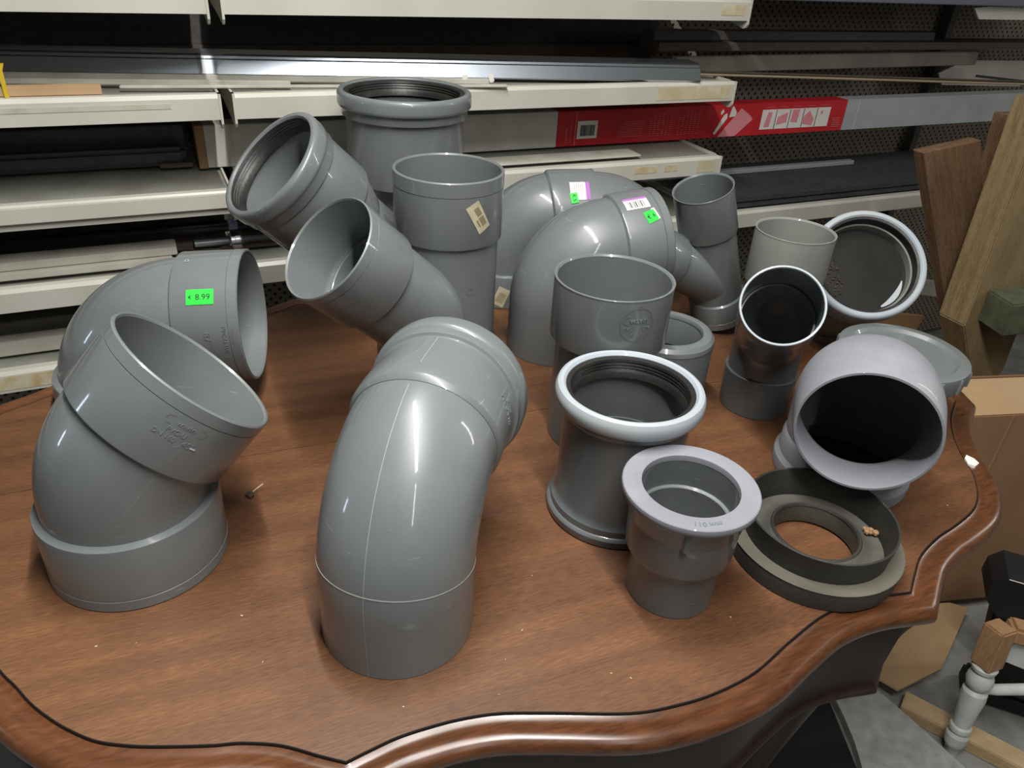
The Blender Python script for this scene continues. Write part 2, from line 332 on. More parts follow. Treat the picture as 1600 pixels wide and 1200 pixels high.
def box_bm(c, sx, sy, sz, ax=(1, 0, 0), ay=(0, 1, 0), az=(0, 0, 1), bev=0.0):
    bm = bmesh.new(); ax, ay, az, c = Vector(ax), Vector(ay), Vector(az), Vector(c)
    vs = {}
    for i in (-1, 1):
        for j in (-1, 1):
            for k in (-1, 1): vs[i, j, k] = bm.verts.new(c+ax*(i*sx/2)+ay*(j*sy/2)+az*(k*sz/2))
    for f in (((-1,-1,-1),(-1,1,-1),(1,1,-1),(1,-1,-1)), ((-1,-1,1),(1,-1,1),(1,1,1),(-1,1,1)), ((-1,-1,-1),(1,-1,-1),(1,-1,1),(-1,-1,1)),
              ((1,-1,-1),(1,1,-1),(1,1,1),(1,-1,1)), ((1,1,-1),(-1,1,-1),(-1,1,1),(1,1,1)), ((-1,1,-1),(-1,-1,-1),(-1,-1,1),(-1,1,1))):
        bm.faces.new([vs[q] for q in f])
    if bev: bmesh.ops.bevel(bm, geom=list(bm.edges), offset=bev, segments=2, affect='EDGES')
    return bm
def bar_bm(p0, p1, w, h, side, bev=0.0015):
    """box from p0 to p1; w along side, h along the third axis"""
    p0, p1 = Vector(p0), Vector(p1); d = (p1-p0); L = d.length; d.normalize(); side = Vector(side); side = (side-d*side.dot(d)).normalized(); up = d.cross(side)
    return box_bm((p0+p1)/2, L, w, h, d, side, up, bev)
def prism_bm(pts, z0, z1, bev=0.0):
    bm = bmesh.new(); a = [bm.verts.new((p[0], p[1], z0)) for p in pts]; b = [bm.verts.new((p[0], p[1], z1)) for p in pts]
    n = len(pts)
    for i in range(n): j = (i+1) % n; bm.faces.new((a[i], a[j], b[j], b[i]))
    bm.faces.new(a[::-1]); bm.faces.new(b)
    if bev: bmesh.ops.bevel(bm, geom=[e for e in bm.edges if abs(e.verts[0].co.z-e.verts[1].co.z) < 1e-6], offset=bev, segments=2, affect='EDGES')
    return bm
def extrude_prof(p0, p1, prof, U, V):
    """2-d closed profile (u, v) swept straight from p0 to p1"""
    bm = bmesh.new(); U, V = Vector(U), Vector(V); R = [[bm.verts.new(Vector(p)+U*a+V*b) for a, b in prof] for p in (p0, p1)]; n = len(prof)
    for i in range(n): j = (i+1) % n; bm.faces.new((R[0][i], R[0][j], R[1][j], R[1][i]))
    bm.faces.new(R[0][::-1]); bm.faces.new(R[1]); return bm

# ------------------------------------------------------------------ shelf frame: s along the shelving, o away from the camera, z above the table top
AZ = rad(26.5); SD = Vector((math.cos(AZ), math.sin(AZ), 0)); SN = Vector((-SD.y, SD.x, 0)); UP = Vector((0, 0, 1))
def W(s, o, z): return SD*s+SN*o+UP*(z+Z0)

# ------------------------------------------------------------------ room
def struct(name, bm, m): o = obj(name, bm, m, smooth=False); o['kind'] = 'structure'; return o
struct('floor', box_bm((0.6, 0.6, -0.05), 7.0, 6.4, 0.1), FLOORM)
struct('wall_back', box_bm(W(0.5, 1.98, 0.55), 7.5, 0.12, 2.6, SD, SN, UP), WALLM)
struct('wall_right', box_bm(W(3.6, 0.2, 0.55), 0.12, 3.5, 2.6, SD, SN, UP), WALLM)
struct('ceiling', box_bm((0.6, 0.6, 2.65), 7.0, 6.4, 0.1), CEILM)

# ------------------------------------------------------------------ shelving
def shelf_lip_prof(h=0.040):      # (o, z) with z measured from the top of the lip
    return [(0.0, -h), (0.0, -0.006), (0.006, 0.0), (0.020, 0.0), (0.020, -0.003), (0.0085, -0.003), (0.003, -0.008), (0.003, -h+0.003), (0.020, -h+0.003), (0.020, -h)]
BAYS = [(-0.93, 0.128), (0.146, 1.195), (1.213, 2.27)]
def shelf(bay, ztop, label, tape=None, endcap=True, depth=0.34):
    s0, s1 = BAYS[bay]
    t = thing('metal_shelf', label, 'shelf', W((s0+s1)/2, 1.4, ztop-0.04), 'metal shelves on the wall rack')
    a, b = W(s0, 1.4, ztop), W(s1, 1.4, ztop)
    obj('front_lip', extrude_prof(a, b, shelf_lip_prof(), SN, UP), PAINT, t, smooth=False)
    obj('deck', box_bm(W((s0+s1)/2, 1.4+0.015+depth/2, ztop-0.012), s1-s0-0.004, depth, 0.012, SD, SN, UP), DECK, t, smooth=False)
    for s in (s0, s1):
        # rounded end plate hanging a little below the lip
        pr = [(0.0, 0.0), (0.0, -0.047), (0.004, -0.053), (0.012, -0.056), (0.05, -0.048), (depth, -0.020), (depth, 0.0)]
        sg = 1 if s == s1 else -1
        obj('end_plate', extrude_prof(W(s-(0.004 if sg > 0 else 0), 1.398, ztop), W(s+(0.0 if sg > 0 else 0.004), 1.398, ztop), pr, SN, UP), PAINT, t, smooth=False)
    if tape:
        for (q0, q1, z0, z1, mm) in tape:
            obj('tape_remnant', box_bm(W((q0+q1)/2, 1.3996, ztop+(z0+z1)/2), q1-q0, 0.0006, z1-z0, SD, SN, UP), mm, t, smooth=False)
    return t
ZS = [0.487, 0.327, 0.166, 0.026, -0.125]
names = ['topmost', 'second', 'third', 'fourth', 'fifth']
for i, z in enumerate(ZS):
    tapes = {0: [(0.95, 1.14, -0.026, -0.012, STAIN)], 1: [(-0.73, 0.05, -0.020, -0.012, GREYSTAIN)], 2: None, 3: None, 4: [(-0.45, -0.05, -0.034, -0.008, STAIN)]}
    tl = tapes.get(i)
    if i == 0: tl = None
    shelf(0, z, ['cream metal shelf cut off by the top left corner, topmost on the left', 'cream metal shelf with tan strip and aluminium profile, left of the joint',
                 'cream metal shelf under the dark profiles at far left', 'cream metal shelf carrying bluish black profiles, behind the elbow with the green price tag', 'lowest cream metal shelf at far left with brown stains on its lip'][i], tl)
    if i < 4:
        tr = {0: [(1.12, 1.18, -0.030, -0.010, STAIN)], 1: [(0.99, 1.09, -0.034, -0.008, TAPE), (1.09, 1.18, -0.034, -0.008, STAIN)],
              2: [(0.96, 1.02, -0.026, -0.012, STAIN), (1.04, 1.075, -0.026, -0.012, STAIN), (1.13, 1.175, -0.034, -0.008, TAPE)], 3: None}[i]
        shelf(1, z, ['cream metal shelf along the top edge, its right end in the open', 'cream metal shelf above the red printed carton, yellowed tape at its right end',
                     'cream metal shelf ending behind the leaning branch pipe, stained lip', 'cream metal shelf mostly hidden behind the tall grey pipes'][i], tr)
shelf(2, ZS[3], 'cream metal shelf carrying the black mat, at right behind the pipes', None)
pg = tag(obj('pegboard_panel', box_bm(W(0.9, 1.80, 0.10), 4.0, 0.012, 1.65, SD, SN, UP), PEG, smooth=False, base=W(0.9, 1.80, -0.70)), 'perforated beige metal back panel behind the shelves', 'pegboard')
pg.rotation_euler = (0, 0, 0)
# the panel's texture runs in object space: turn the mesh so its long side lies along the rack
me = pg.data; Rm = Matrix.Rotation(-AZ, 4, 'Z'); me.transform(Rm); pg.rotation_euler = (0, 0, AZ)
for k, s in enumerate((0.137, 1.204, 2.28)):
    u = tag(obj('shelf_upright', box_bm(W(s, 1.775, 0.1), 0.03, 0.03, 1.66, SD, SN, UP, 0.002), DARKP, smooth=False),
            ['dark upright of the rack at the left joint of the shelves', 'dark upright of the rack at the open right ends of the upper shelves', 'dark upright of the rack behind the leaning timbers'][k], 'upright', None)
# things on the shelves -------------------------------------------------
def sbar(name, label, cat, s0, s1, o, z0, z1, m, h=None, dz=0.0, thick=0.03, group=None, bev=0.0015, do=0.0):
    """a long thing lying on the rack: front face from z0 to z1 at offset o"""
    p0 = W(s0, o+thick/2, (z0+z1)/2); p1 = W(s1, o+do+thick/2, (z0+z1)/2+dz)
    b = bar_bm(p0, p1, thick, z1-z0, SN, bev)
    return tag(obj(name, b, m, smooth=False), label, cat, group)
sbar('dark_profile', 'long dark brown profile at the back above the aluminium profile', 'profile', -0.45, 1.18, 1.728, 0.3275, 0.356, BROWNP, thick=0.012)
sbar('dark_board_or_shade', 'long matt black board standing behind the profiles on the second shelf', 'board', -0.9, 1.18, 1.745, 0.3275, 0.425, DARKP, thick=0.010)
# aluminium angle profile with upper flange; it lies slightly askew on the shelf
t = thing('aluminium_profile', 'long shiny aluminium profile lying along the second shelf', 'profile', W(0.2, 1.53, 0.328))
pf = [(0.0, 0.0), (-0.002, 0.0030), (0.0070, 0.0255), (0.009, 0.0265), (0.010, 0.0275), (0.0115, 0.0315), (0.016, 0.0345), (0.055, 0.037), (0.055, 0.034), (0.017, 0.0315), (0.010, 0.003), (0.004, 0.0)]
obj('profile_face', extrude_prof(W(-0.35, 1.653, 0.3278), W(1.096, 1.400, 0.3278), pf, SN, UP), ALU, t, smooth=False)
obj('joint_sleeve', extrude_prof(W(0.112, 1.5705, 0.3278), W(0.124, 1.5685, 0.3278), [(a-0.0006, b+0.0006) for a, b in pf[:8]]+[(0.055, 0.0352), (0.02, 0.003)], SN, UP), ALU_D, t, smooth=False)
sbar('white_strip', 'thin white slotted strip right under the aluminium profile', 'strip', -0.35, 0.62, 1.596, 0.3275, 0.338, WHITEP, thick=0.010, do=-0.171)
sbar('white_strip', 'short white slotted strip whose end shows left of the tilted ring-mouth elbow', 'strip', -0.35, 0.252, 1.547, 0.3275, 0.337, WHITEP, thick=0.010, do=-0.098)
sbar('white_strip', 'thin dirty white strip running behind the tall ring socket pipe', 'strip', -0.02, 0.645, 1.462, 0.3275, 0.333, WHITEP, thick=0.009, do=-0.070)
for s, a in ((0.572, 0.2), (0.630, -0.5)):
    tag(obj('paper_tag', bar_bm(W(s, 1.435, 0.330), W(s+0.010*a, 1.435, 0.345), 0.010, 0.002, SD), LABEL_W, smooth=False), 'small crumpled white paper tab on the shelf right of the tall ring socket pipe' if a > 0 else 'white paper tab leaning on the strip end, the right one of two', 'paper')
sbar('tan_strip', 'short tan wooden strip held by the yellow band at far left', 'strip', -0.9, -0.046, 1.418, 0.3275, 0.342, TANP, thick=0.018)
tag(obj('rubber_band', extrude_prof(W(-0.178, 1.415, 0.3275), W(-0.172, 1.415, 0.3275), [(0, -0.0), (-0.0015, 0.0), (-0.0015, 0.040), (0.03, 0.044), (0.03, 0.042), (0.0, 0.038)], SN, UP), BAND, smooth=False), 'yellow rubber band round the strips at the left edge', 'rubber band')
sbar('grey_board', 'long dusty grey board on the second shelf level reaching far right', 'board', 1.10, 2.14, 1.500, 0.3275, 0.361, GREYB, thick=0.02, do=0.04)
sbar('dark_board_or_shade', 'long dark board lying highest of the boards at right behind the shelf end', 'board', 1.10, 2.02, 1.60, 0.382, 0.402, DARKP, thick=0.04)
sbar('brown_board', 'long brownish black board just above the dusty grey board, reaching the right edge', 'board', 1.10, 2.95, 1.575, 0.362, 0.381, BROWNP, thick=0.08)
sbar('beige_strip', 'long thin beige strip running askew to the right edge', 'strip', 1.12, 2.15, 1.478, 0.3275, 0.3335, BEIGE, thick=0.006, do=-0.26)
sbar('brown_strip', 'thin dark brown strip just above the long beige strip', 'strip', 1.12, 2.15, 1.476, 0.3340, 0.3380, BROWNP, thick=0.006, do=-0.26)

# the long printed carton on the third shelf
t = thing('long_carton', 'long white carton with red printed section lying on the third shelf', 'box', W(1.2, 1.5, 0.166))
CB0, CB1, CS0, CS1 = 0.180, 0.170, 0.092, 2.75
def czb(s): return 0.1672
CO = 1.548
def carton_piece(name, s0, s1, m, o=1.548, th=0.045, z0=0.0, z1=0.078, bev=0.001):
    c0 = W(s0, o+th/2, czb(s0)+(z0+z1)/2); c1 = W(s1, o+th/2, czb(s1)+(z0+z1)/2)
    return obj(name, bar_bm(c0, c1, th, z1-z0, SN, bev), m, t, smooth=False)
carton_piece('white_end', CS0, 0.842, CARTON_W); carton_piece('red_sleeve', 0.842, 1.704, RED); carton_piece('plain_end', 1.704, CS1, CARTON_G)
carton_piece('carton_seam', 1.745, 1.749, CARTON_W, o=1.5472, th=0.002)
carton_piece('torn_edge', CS0-0.004, CS0+0.012, CARD, o=1.547, th=0.045, z0=-0.001, z1=0.079)
carton_piece('brown_stain', 0.15, 0.155, STAIN, o=1.5474, th=0.002, z0=0.005, z1=0.07)
def cprint(s0, s1, z0, z1, m, nm='print'):
    return merge([bar_bm(W(s0, 1.5472, czb(s0)+(z0+z1)/2), W(s1, 1.5472, czb(s1)+(z0+z1)/2), 0.001, z1-z0, SN, 0)])
lab = obj('barcode_label', cprint(0.893, 0.945, 0.016, 0.055, PRINT_W), PRINT_W, t, smooth=False)
bb = []; q = 0.901
while q < 0.938:
    w_ = random.choice((0.0010, 0.0016, 0.0024)); bb.append(bar_bm(W(q, 1.5464, czb(q)+0.034), W(q+w_, 1.5464, czb(q)+0.034), 0.0006, 0.024, SN, 0)); q += w_+random.choice((0.0010, 0.0016))
obj('barcode', merge(bb), BLACKINK, lab, smooth=False)
obj('white_line', cprint(0.8865, 0.8895, 0.001, 0.076, PRINT_W), PRINT_R, t, smooth=False)
obj('step_pictures', cprint(1.421, 1.648, 0.014, 0.062, PRINT_W), PRINT_W, t, smooth=False)
for k in range(1, 5): obj('cell_divider', bar_bm(W(1.421+0.0454*k-0.0008, 1.5464, czb(1.5)+0.038), W(1.421+0.0454*k+0.0008, 1.5464, czb(1.5)+0.038), 0.0006, 0.046, SN, 0), BLACKINK, t, smooth=False)
def cpoly(pts, o=1.5462):
    bm = bmesh.new(); f = [bm.verts.new(W(s, o, czb(s)+z)) for s, z in pts]; g = [bm.verts.new(W(s, o+0.0014, czb(s)+z)) for s, z in pts]
    n = len(pts); bm.faces.new(f); bm.faces.new(g[::-1])
    for i in range(n): j = (i+1) % n; bm.faces.new((f[i], g[i], g[j], f[j]))
    return bm
pic = [[(1.432, 0.020), (1.449, 0.020), (1.453, 0.056), (1.440, 0.056)], [(1.472, 0.024), (1.504, 0.030), (1.504, 0.054), (1.474, 0.044)],
       [(1.518, 0.030), (1.540, 0.028), (1.542, 0.060), (1.520, 0.060)], [(1.560, 0.024), (1.592, 0.018), (1.596, 0.034), (1.576, 0.056), (1.560, 0.042)], [(1.616, 0.046), (1.622, 0.046), (1.622, 0.054), (1.616, 0.054)]]
obj('step_drawings', merge([cpoly(p, 1.5460) for p in pic]), PRINT_P, t, smooth=False)
obj('sheet_picture', cpoly([(1.292, 0.002), (1.345, 0.002), (1.392, 0.040), (1.386, 0.048), (1.352, 0.068)]), PRINT_P, t, smooth=False)
obj('tool_pictures', merge([cpoly([(1.276, 0.010), (1.282, 0.008), (1.312, 0.046), (1.310, 0.058), (1.302, 0.054)]), cpoly([(1.318, 0.048), (1.336, 0.050), (1.338, 0.060), (1.326, 0.074), (1.322, 0.070)]), cpoly([(1.292, 0.054), (1.300, 0.062), (1.296, 0.068), (1.290, 0.060)])]), PRINT_W, t, smooth=False)
def strokes(rows, nm='printed_text'): obj(nm, merge([bar_bm(W(a, 1.5466, czb(a)+z), W(b, 1.5466, czb(a)+z), 0.0006, h, SN, 0) for a, b, z, h in rows]), PRINT_R, t, smooth=False)
strokes([(1.0+0.003*random.random()+(0.012 if r > 5 else 0), 1.068, 0.016+r*0.0042, 0.0014) for r in range(9)])
for cs in (1.085, 1.165):
    strokes([(cs+c*0.0115, cs+c*0.0115+0.0075, 0.014+r*0.0048, 0.0014) for r in range(11) for c in range(6) if random.random() < 0.85], 'printed_table')
strokes([(1.427+0.0454*k, 1.457+0.0454*k, 0.0675, 0.0016) for k in range(5)])
strokes([(1.662, 1.690, 0.012+r*0.0042, 0.0018) for r in range(6)])
strokes([(0.862, 0.868, 0.010+k*0.0045, 0.0022) for k in range(7)]+[(0.874, 0.878, 0.010+k*0.005, 0.0018) for k in range(9)])

# third shelf, left
sbar('dark_profile', 'dark grey profile at the back of the third shelf, far left', 'profile', -0.9, 0.072, 1.62, 0.167, 0.232, DARKP, thick=0.02)
sbar('dark_profile', 'dark grey rounded profile in front on the third shelf, far left', 'profile', -0.9, 0.068, 1.575, 0.1665, 0.200, DARKP, thick=0.035, bev=0.008)
sbar('dark_profile', 'dark profile leaning up at the back of the third shelf, far left', 'profile', -0.9, 0.08, 1.68, 0.1665, 0.270, BROWNP, thick=0.01)
sbar('profile_end', 'small dark profile end poking out beside the white carton end', 'profile', 0.02, 0.078, 1.56, 0.1675, 0.176, BROWNP, thick=0.01)
sbar('white_strip', 'flat grey white strip lying on the third shelf below the carton', 'strip', 0.3, 0.998, 1.435, 0.1665, 0.171, WHITEP, thick=0.055)
sbar('label_holder', 'creased cream label strip stuck along the third shelf front at left', 'strip', -0.92, 0.120, 1.3925, 0.138, 0.1650, PAINT, thick=0.0045)
# fourth shelf, left and middle
sbar('dark_profile', 'bluish black plastic profile, lowest of the dark ones at the left edge', 'profile', -0.9, 0.36, 1.53, 0.045, 0.062, BLUEP, thick=0.03, bev=0.005)
sbar('dark_profile', 'dark brown profile lying under the bluish black one', 'profile', -0.9, 0.052, 1.50, 0.0275, 0.044, BROWNP, thick=0.06)
sbar('dark_profile', 'black upper profile on the fourth shelf at left', 'profile', -0.9, 0.40, 1.60, 0.0275, 0.085, DARKP, thick=0.03, bev=0.005)
t = thing('grey_conduit', 'shiny grey rod with a joint, left of the tilted open elbow', 'rod', W(0.2, 1.50, 0.03))
pth = Path(W(0.055, 1.508, 0.0360), W(0.60, 1.508, 0.0360)-W(0.055, 1.508, 0.0360), UP, 0.56)
obj('rod_tube', rev(pth, tube_prof(0, 0.545, 0.0070, 0.0015), 32), STEEL, t)
obj('joint_sleeve', rev(pth, tube_prof(0.075, 0.090, 0.0080, 0.0011), 32), STEEL, t)
sbar('dark_profile', 'brown profile just in front of the shiny grey rod', 'profile', 0.10, 0.60, 1.480, 0.0275, 0.032, BROWNP, thick=0.015)
sbar('white_board', 'dirty white board lying on the fourth shelf above the back left elbow', 'board', -0.9, 0.012, 1.437, 0.0275, 0.0405, WHITEP, thick=0.05)
sbar('white_board', 'second dirty white board stacked on the first, above the back left elbow', 'board', -0.9, 0.022, 1.447, 0.0412, 0.0560, WHITEP, thick=0.045)
sbar('grey_board', 'grey board at the left edge on the fifth shelf', 'board', -0.9, 0.1, 1.50, -0.1235, -0.075, GREYB, thick=0.1)
sbar('white_board', 'pale board in front on the fifth shelf at the left edge', 'board', -0.9, 0.1, 1.46, -0.1235, -0.095, WHITEP, thick=0.03)
# black mats at right
t = thing('black_mat', 'folded black felt mat lying on the shelf at right', 'mat', W(1.75, 1.5, 0.026))
obj('mat_layer', bar_bm(W(1.285, 1.55, 0.033), W(2.2, 1.55, 0.033), 0.26, 0.012, SN, 0.003), FOAM, t, smooth=False)
obj('mat_layer', bar_bm(W(1.275, 1.557, 0.046), W(2.2, 1.557, 0.046), 0.27, 0.011, SN, 0.003), FOAM, t, smooth=False)
sbar('metal_profile', 'thin grey metal profile lying on the black mat', 'profile', 1.12, 1.85, 1.60, 0.0525, 0.0640, STEEL, dz=0.0, thick=0.02)
sbar('blue_grey_beam', 'blue grey steel shelf edge at the top right corner', 'shelf', 1.213, 2.6, 1.40, 0.487, 0.53, BLUEG, thick=0.34)
# white plates of the neighbouring rack at far right
def side_plate(lb, pts, o):
    bm = bmesh.new(); f = [bm.verts.new(W(a, o, z)) for a, z in pts]; g = [bm.verts.new(W(a, o+0.004, z)) for a, z in pts]; bm.faces.new(f); bm.faces.new(g[::-1]); n = len(pts)
    for i in range(n): j = (i+1) % n; bm.faces.new((f[i], g[i], g[j], f[j]))
    t = thing('shelf_bracket', lb, 'bracket', W(pts[0][0], o, pts[0][1]), 'white plates at the right edge'); obj('bracket_plate', bm, PAINT, t, smooth=False); return t
side_plate('white triangular shelf bracket in the top right corner', [(1.93, 0.455), (2.35, 0.455), (2.35, 0.478), (1.96, 0.484), (1.90, 0.480)], 1.42)
t = side_plate('white slotted shelf bracket at the right edge under the boards', [(2.19, 0.252), (2.55, 0.240), (2.60, 0.315), (2.26, 0.320), (2.16, 0.285)], 1.66)
tag(obj('toothed_strip', bar_bm(W(2.02, 1.44, 0.318), W(2.36, 1.40, 0.292), 0.004, 0.006, SN, 0), BLACKP, smooth=False), 'black toothed strip across the white bracket at the right edge', 'strip')

# ------------------------------------------------------------------ table
def cr(pts, k=6):
    """open Catmull-Rom through points"""
    out = []; n = len(pts)
    P = [Vector(p) for p in pts]; P = [P[0]*2-P[1]]+P+[P[-1]*2-P[-2]]
    for i in range(1, n):
        p0, p1, p2, p3 = P[i-1], P[i], P[i+1], P[i+2]
        for j in range(k):
            t = j/k; out.append(0.5*((2*p1)+(-p0+p2)*t+(2*p0-5*p1+4*p2-p3)*t*t+(-p0+3*p1-3*p2+p3)*t**3))
    return out
P1, P2, P3 = (-0.116, 0.377), (0.447, 0.614), (0.690, 1.035)
e12 = [P1, (-0.100, 0.388), (-0.078, 0.402), (-0.052, 0.414), (-0.025, 0.424), (0.008, 0.432), (0.053, 0.436), (0.125, 0.441), (0.170, 0.453), (0.208, 0.469), (0.250, 0.495), (0.295, 0.536), (0.343, 0.575), (0.395, 0.600), P2]
e23 = [P2, (0.463, 0.642), (0.483, 0.673), (0.516, 0.706), (0.549, 0.731), (0.580, 0.757), (0.600, 0.781), (0.614, 0.809), (0.625, 0.844), (0.629, 0.884), (0.640, 0.934), (0.660, 0.985), P3]
e31l = [(-0.675, 0.83), (-0.672, 0.775), (-0.650, 0.715), (-0.625, 0.660), (-0.595, 0.600), (-0.550, 0.540), (-0.500, 0.487), (-0.441, 0.442), (-0.418, 0.427), (-0.395, 0.411), (-0.371, 0.398), (-0.350, 0.389), (-0.324, 0.381), (-0.297, 0.379), (-0.271, 0.380), (-0.230, 0.384), (-0.205, 0.388), (-0.172, 0.388), (-0.138, 0.381), P1]
Q1, Q2, Q3 = (0.175, 1.425), (-0.385, 1.215), (-0.675, 0.83)
def simmap(pts, a, b):
    A0, B0 = complex(*pts[0]), complex(*pts[-1]); A1, B1 = complex(*a), complex(*b); k = (B1-A1)/(B0-A0)
    return [((A1+k*(complex(*p)-A0)).real, (A1+k*(complex(*p)-A0)).imag) for p in pts]
b12 = simmap(e12, Q1, Q2); b23 = simmap(e23, Q2, Q3); b31 = simmap(e31l, P3, Q1)
INNER = cr(e12)+cr(e23)+cr(b31)+cr(b12)+cr(b23)+cr(e31l)
def offset_loop(L, d):
    """offset outwards (loop runs counter-clockwise) with limited mitres"""
    n = len(L); out = []
    for i in range(n):
        a, b, c = L[i-1], L[i], L[(i+1) % n]
        t0 = (b-a).normalized(); t1 = (c-b).normalized(); n0 = Vector((t0.y, -t0.x)); n1 = Vector((t1.y, -t1.x)); m = (n0+n1).normalized()
        out.append(b+m*(d/max(0.55, m.dot(n0))))
    return out
area2 = sum(INNER[i-1].x*INNER[i].y-INNER[i].x*INNER[i-1].y for i in range(len(INNER)))
if area2 < 0: INNER.reverse()
def sweep_loop(L, prof, zb):
    """closed (d, z) profile swept round the closed loop"""
    bm = bmesh.new(); rows = [[bm.verts.new((p.x, p.y, zb+z)) for p in offset_loop(L, d)] for d, z in prof]
    n, m = len(L), len(prof)
    for j in range(m):
        a, b = rows[j], rows[(j+1) % m]
        for i in range(n): k = (i+1) % n; bm.faces.new((a[i], a[k], b[k], b[i]))
    return bm
TB = thing('table', 'scalloped antique mahogany table crowded with grey pipe fittings', 'table', (0.03, 0.9, 0))
seam_a, seam_b = Vector((-0.297, 0.789)), Vector((0.044, 0.929)); sdv = (seam_b-seam_a).normalized(); snv = Vector((-sdv.y, sdv.x))
for sg in (1, -1):
    bm = bmesh.new(); vs = [bm.verts.new((p.x, p.y, Z0)) for p in INNER]; bm.faces.new(vs)
    ret = bmesh.ops.extrude_face_region(bm, geom=list(bm.faces))
    for v in [e for e in ret['geom'] if isinstance(e, bmesh.types.BMVert)]: v.co.z -= 0.018
    co = seam_a+snv*(sg*0.0004)
    r_ = bmesh.ops.bisect_plane(bm, geom=list(bm.verts)+list(bm.edges)+list(bm.faces), plane_co=(co.x, co.y, 0), plane_no=(-sg*snv.x, -sg*snv.y, 0), clear_outer=True)
    bmesh.ops.holes_fill(bm, edges=[e for e in bm.edges if e.is_boundary])
    obj('top_leaf', bm, WOOD, TB, smooth=False)
ep = [(-0.0005, -0.0035), (0.0012, -0.0035), (0.0025, -0.0012), (0.0060, -0.0030), (0.0110, -0.0030), (0.0155, -0.0008), (0.0195, 0.0004), (0.0235, 0.0002), (0.0275, -0.0020), (0.0305, -0.0060), (0.0320, -0.0110),
      (0.0310, -0.0165), (0.0280, -0.0215), (0.0230, -0.0255), (0.0160, -0.0280), (0.0080, -0.0290), (-0.020, -0.0290), (-0.020, -0.0190), (-0.0005, -0.0185)]
obj('edge_moulding', sweep_loop(INNER, ep, Z0), WOOD_E, TB, angle=40)
obj('edge_groove', sweep_loop(INNER, [(-0.0006, -0.010), (-0.0006, -0.0008), (-0.0002, 0.00018), (0.0005, 0.00012), (0.0011, -0.0014), (0.0011, -0.010)], Z0), GROOVE, TB, smooth=False)
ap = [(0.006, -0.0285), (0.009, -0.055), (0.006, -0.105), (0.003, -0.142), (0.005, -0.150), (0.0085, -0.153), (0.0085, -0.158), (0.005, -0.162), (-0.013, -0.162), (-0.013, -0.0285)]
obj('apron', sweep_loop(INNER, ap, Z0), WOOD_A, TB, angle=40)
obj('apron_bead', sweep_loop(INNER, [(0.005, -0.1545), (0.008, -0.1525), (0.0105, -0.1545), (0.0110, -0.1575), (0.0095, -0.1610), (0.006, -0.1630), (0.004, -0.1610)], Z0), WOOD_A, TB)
def cabriole(px, py, dx, dy):
    """curved S-shaped leg leaning out at the knee and foot"""
    bm = bmesh.new(); rings = []; dv = Vector((dx, dy)).normalized()
    for k in range(25):
        t = k/24; z = (Z0-0.03)*(1-t)+0.0*t
        out = 0.02*math.sin(t*PI*0.9)-0.035*math.sin(max(0, t-0.25)/0.75*PI)+0.05*max(0, t-0.8)/0.2
        r = 0.040-0.020*min(1, t/0.6)+0.012*max(0, t-0.85)/0.15
        c = Vector((px, py))+dv*out
        rings.append([bm.verts.new((c.x+r*math.cos(a)*1.0, c.y+r*math.sin(a), z)) for a in [2*PI*q/16 for q in range(16)]])
    for a, b in zip(rings, rings[1:]):
        for q in range(16): bm.faces.new((a[q], a[(q+1) % 16], b[(q+1) % 16], b[q]))
    bm.faces.new(rings[0]); bm.faces.new(rings[-1][::-1]); return bm
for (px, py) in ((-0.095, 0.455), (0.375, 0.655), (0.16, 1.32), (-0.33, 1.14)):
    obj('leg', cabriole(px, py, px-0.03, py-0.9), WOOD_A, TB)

# ------------------------------------------------------------------ pipe fittings
FITS = {}
G_ELB = None
def body(t, path, s0, s1, r, m=PVC, th=0.004, name='bend'): return obj(name, rev(path, tube_prof(s0, s1, r, th)), m, t)
def elbow(name, label, p, rb, m=PVC, base=None, group=None):
    path = elbow_path(*p); t = thing(name, label, 'pipe fitting', (p[0], p[1], Z0), group); return t, path

# A: big 45 degree elbow at front left, plain sockets both ends
tA, pA = elbow('pipe_elbow', 'wide grey elbow standing at front left, open plain socket tilted to the right', (-0.3837, 0.6006, 0.0837, 44.5, 31.5, 0.0832, 0.0876), 0.081)
body(tA, pA, 0.070, pA.L-0.066, 0.0800)
obj('lower_socket', rev(pA, socket_prof(0.0, 0.079, 0.0800, 0.0876, -1)), PVC, tA)
obj('upper_socket', rev(pA, socket_prof(pA.L, 0.0755, 0.0800, 0.0868, 1)), PVC, tA)
FITS['A'] = pA
# B: 87 degree elbow with price label
tB, pB = elbow('pipe_elbow', 'grey right angle elbow with a green 8.99 price sticker, back left', (-0.534, 0.8925, 0.0150, 87.0, 8.7, 0.0810, 0.1080), 0.081)
body(tB, pB, 0.028, pB.L-0.075, 0.0800)
obj('lower_socket', rev(pB, socket_prof(0.0, 0.036, 0.0800, 0.0868, -1)), PVC, tB)
obj('upper_socket', rev(pB, socket_prof(pB.L, 0.0830, 0.0800, 0.0868, 1)), PVC, tB)
FITS['B'] = pB
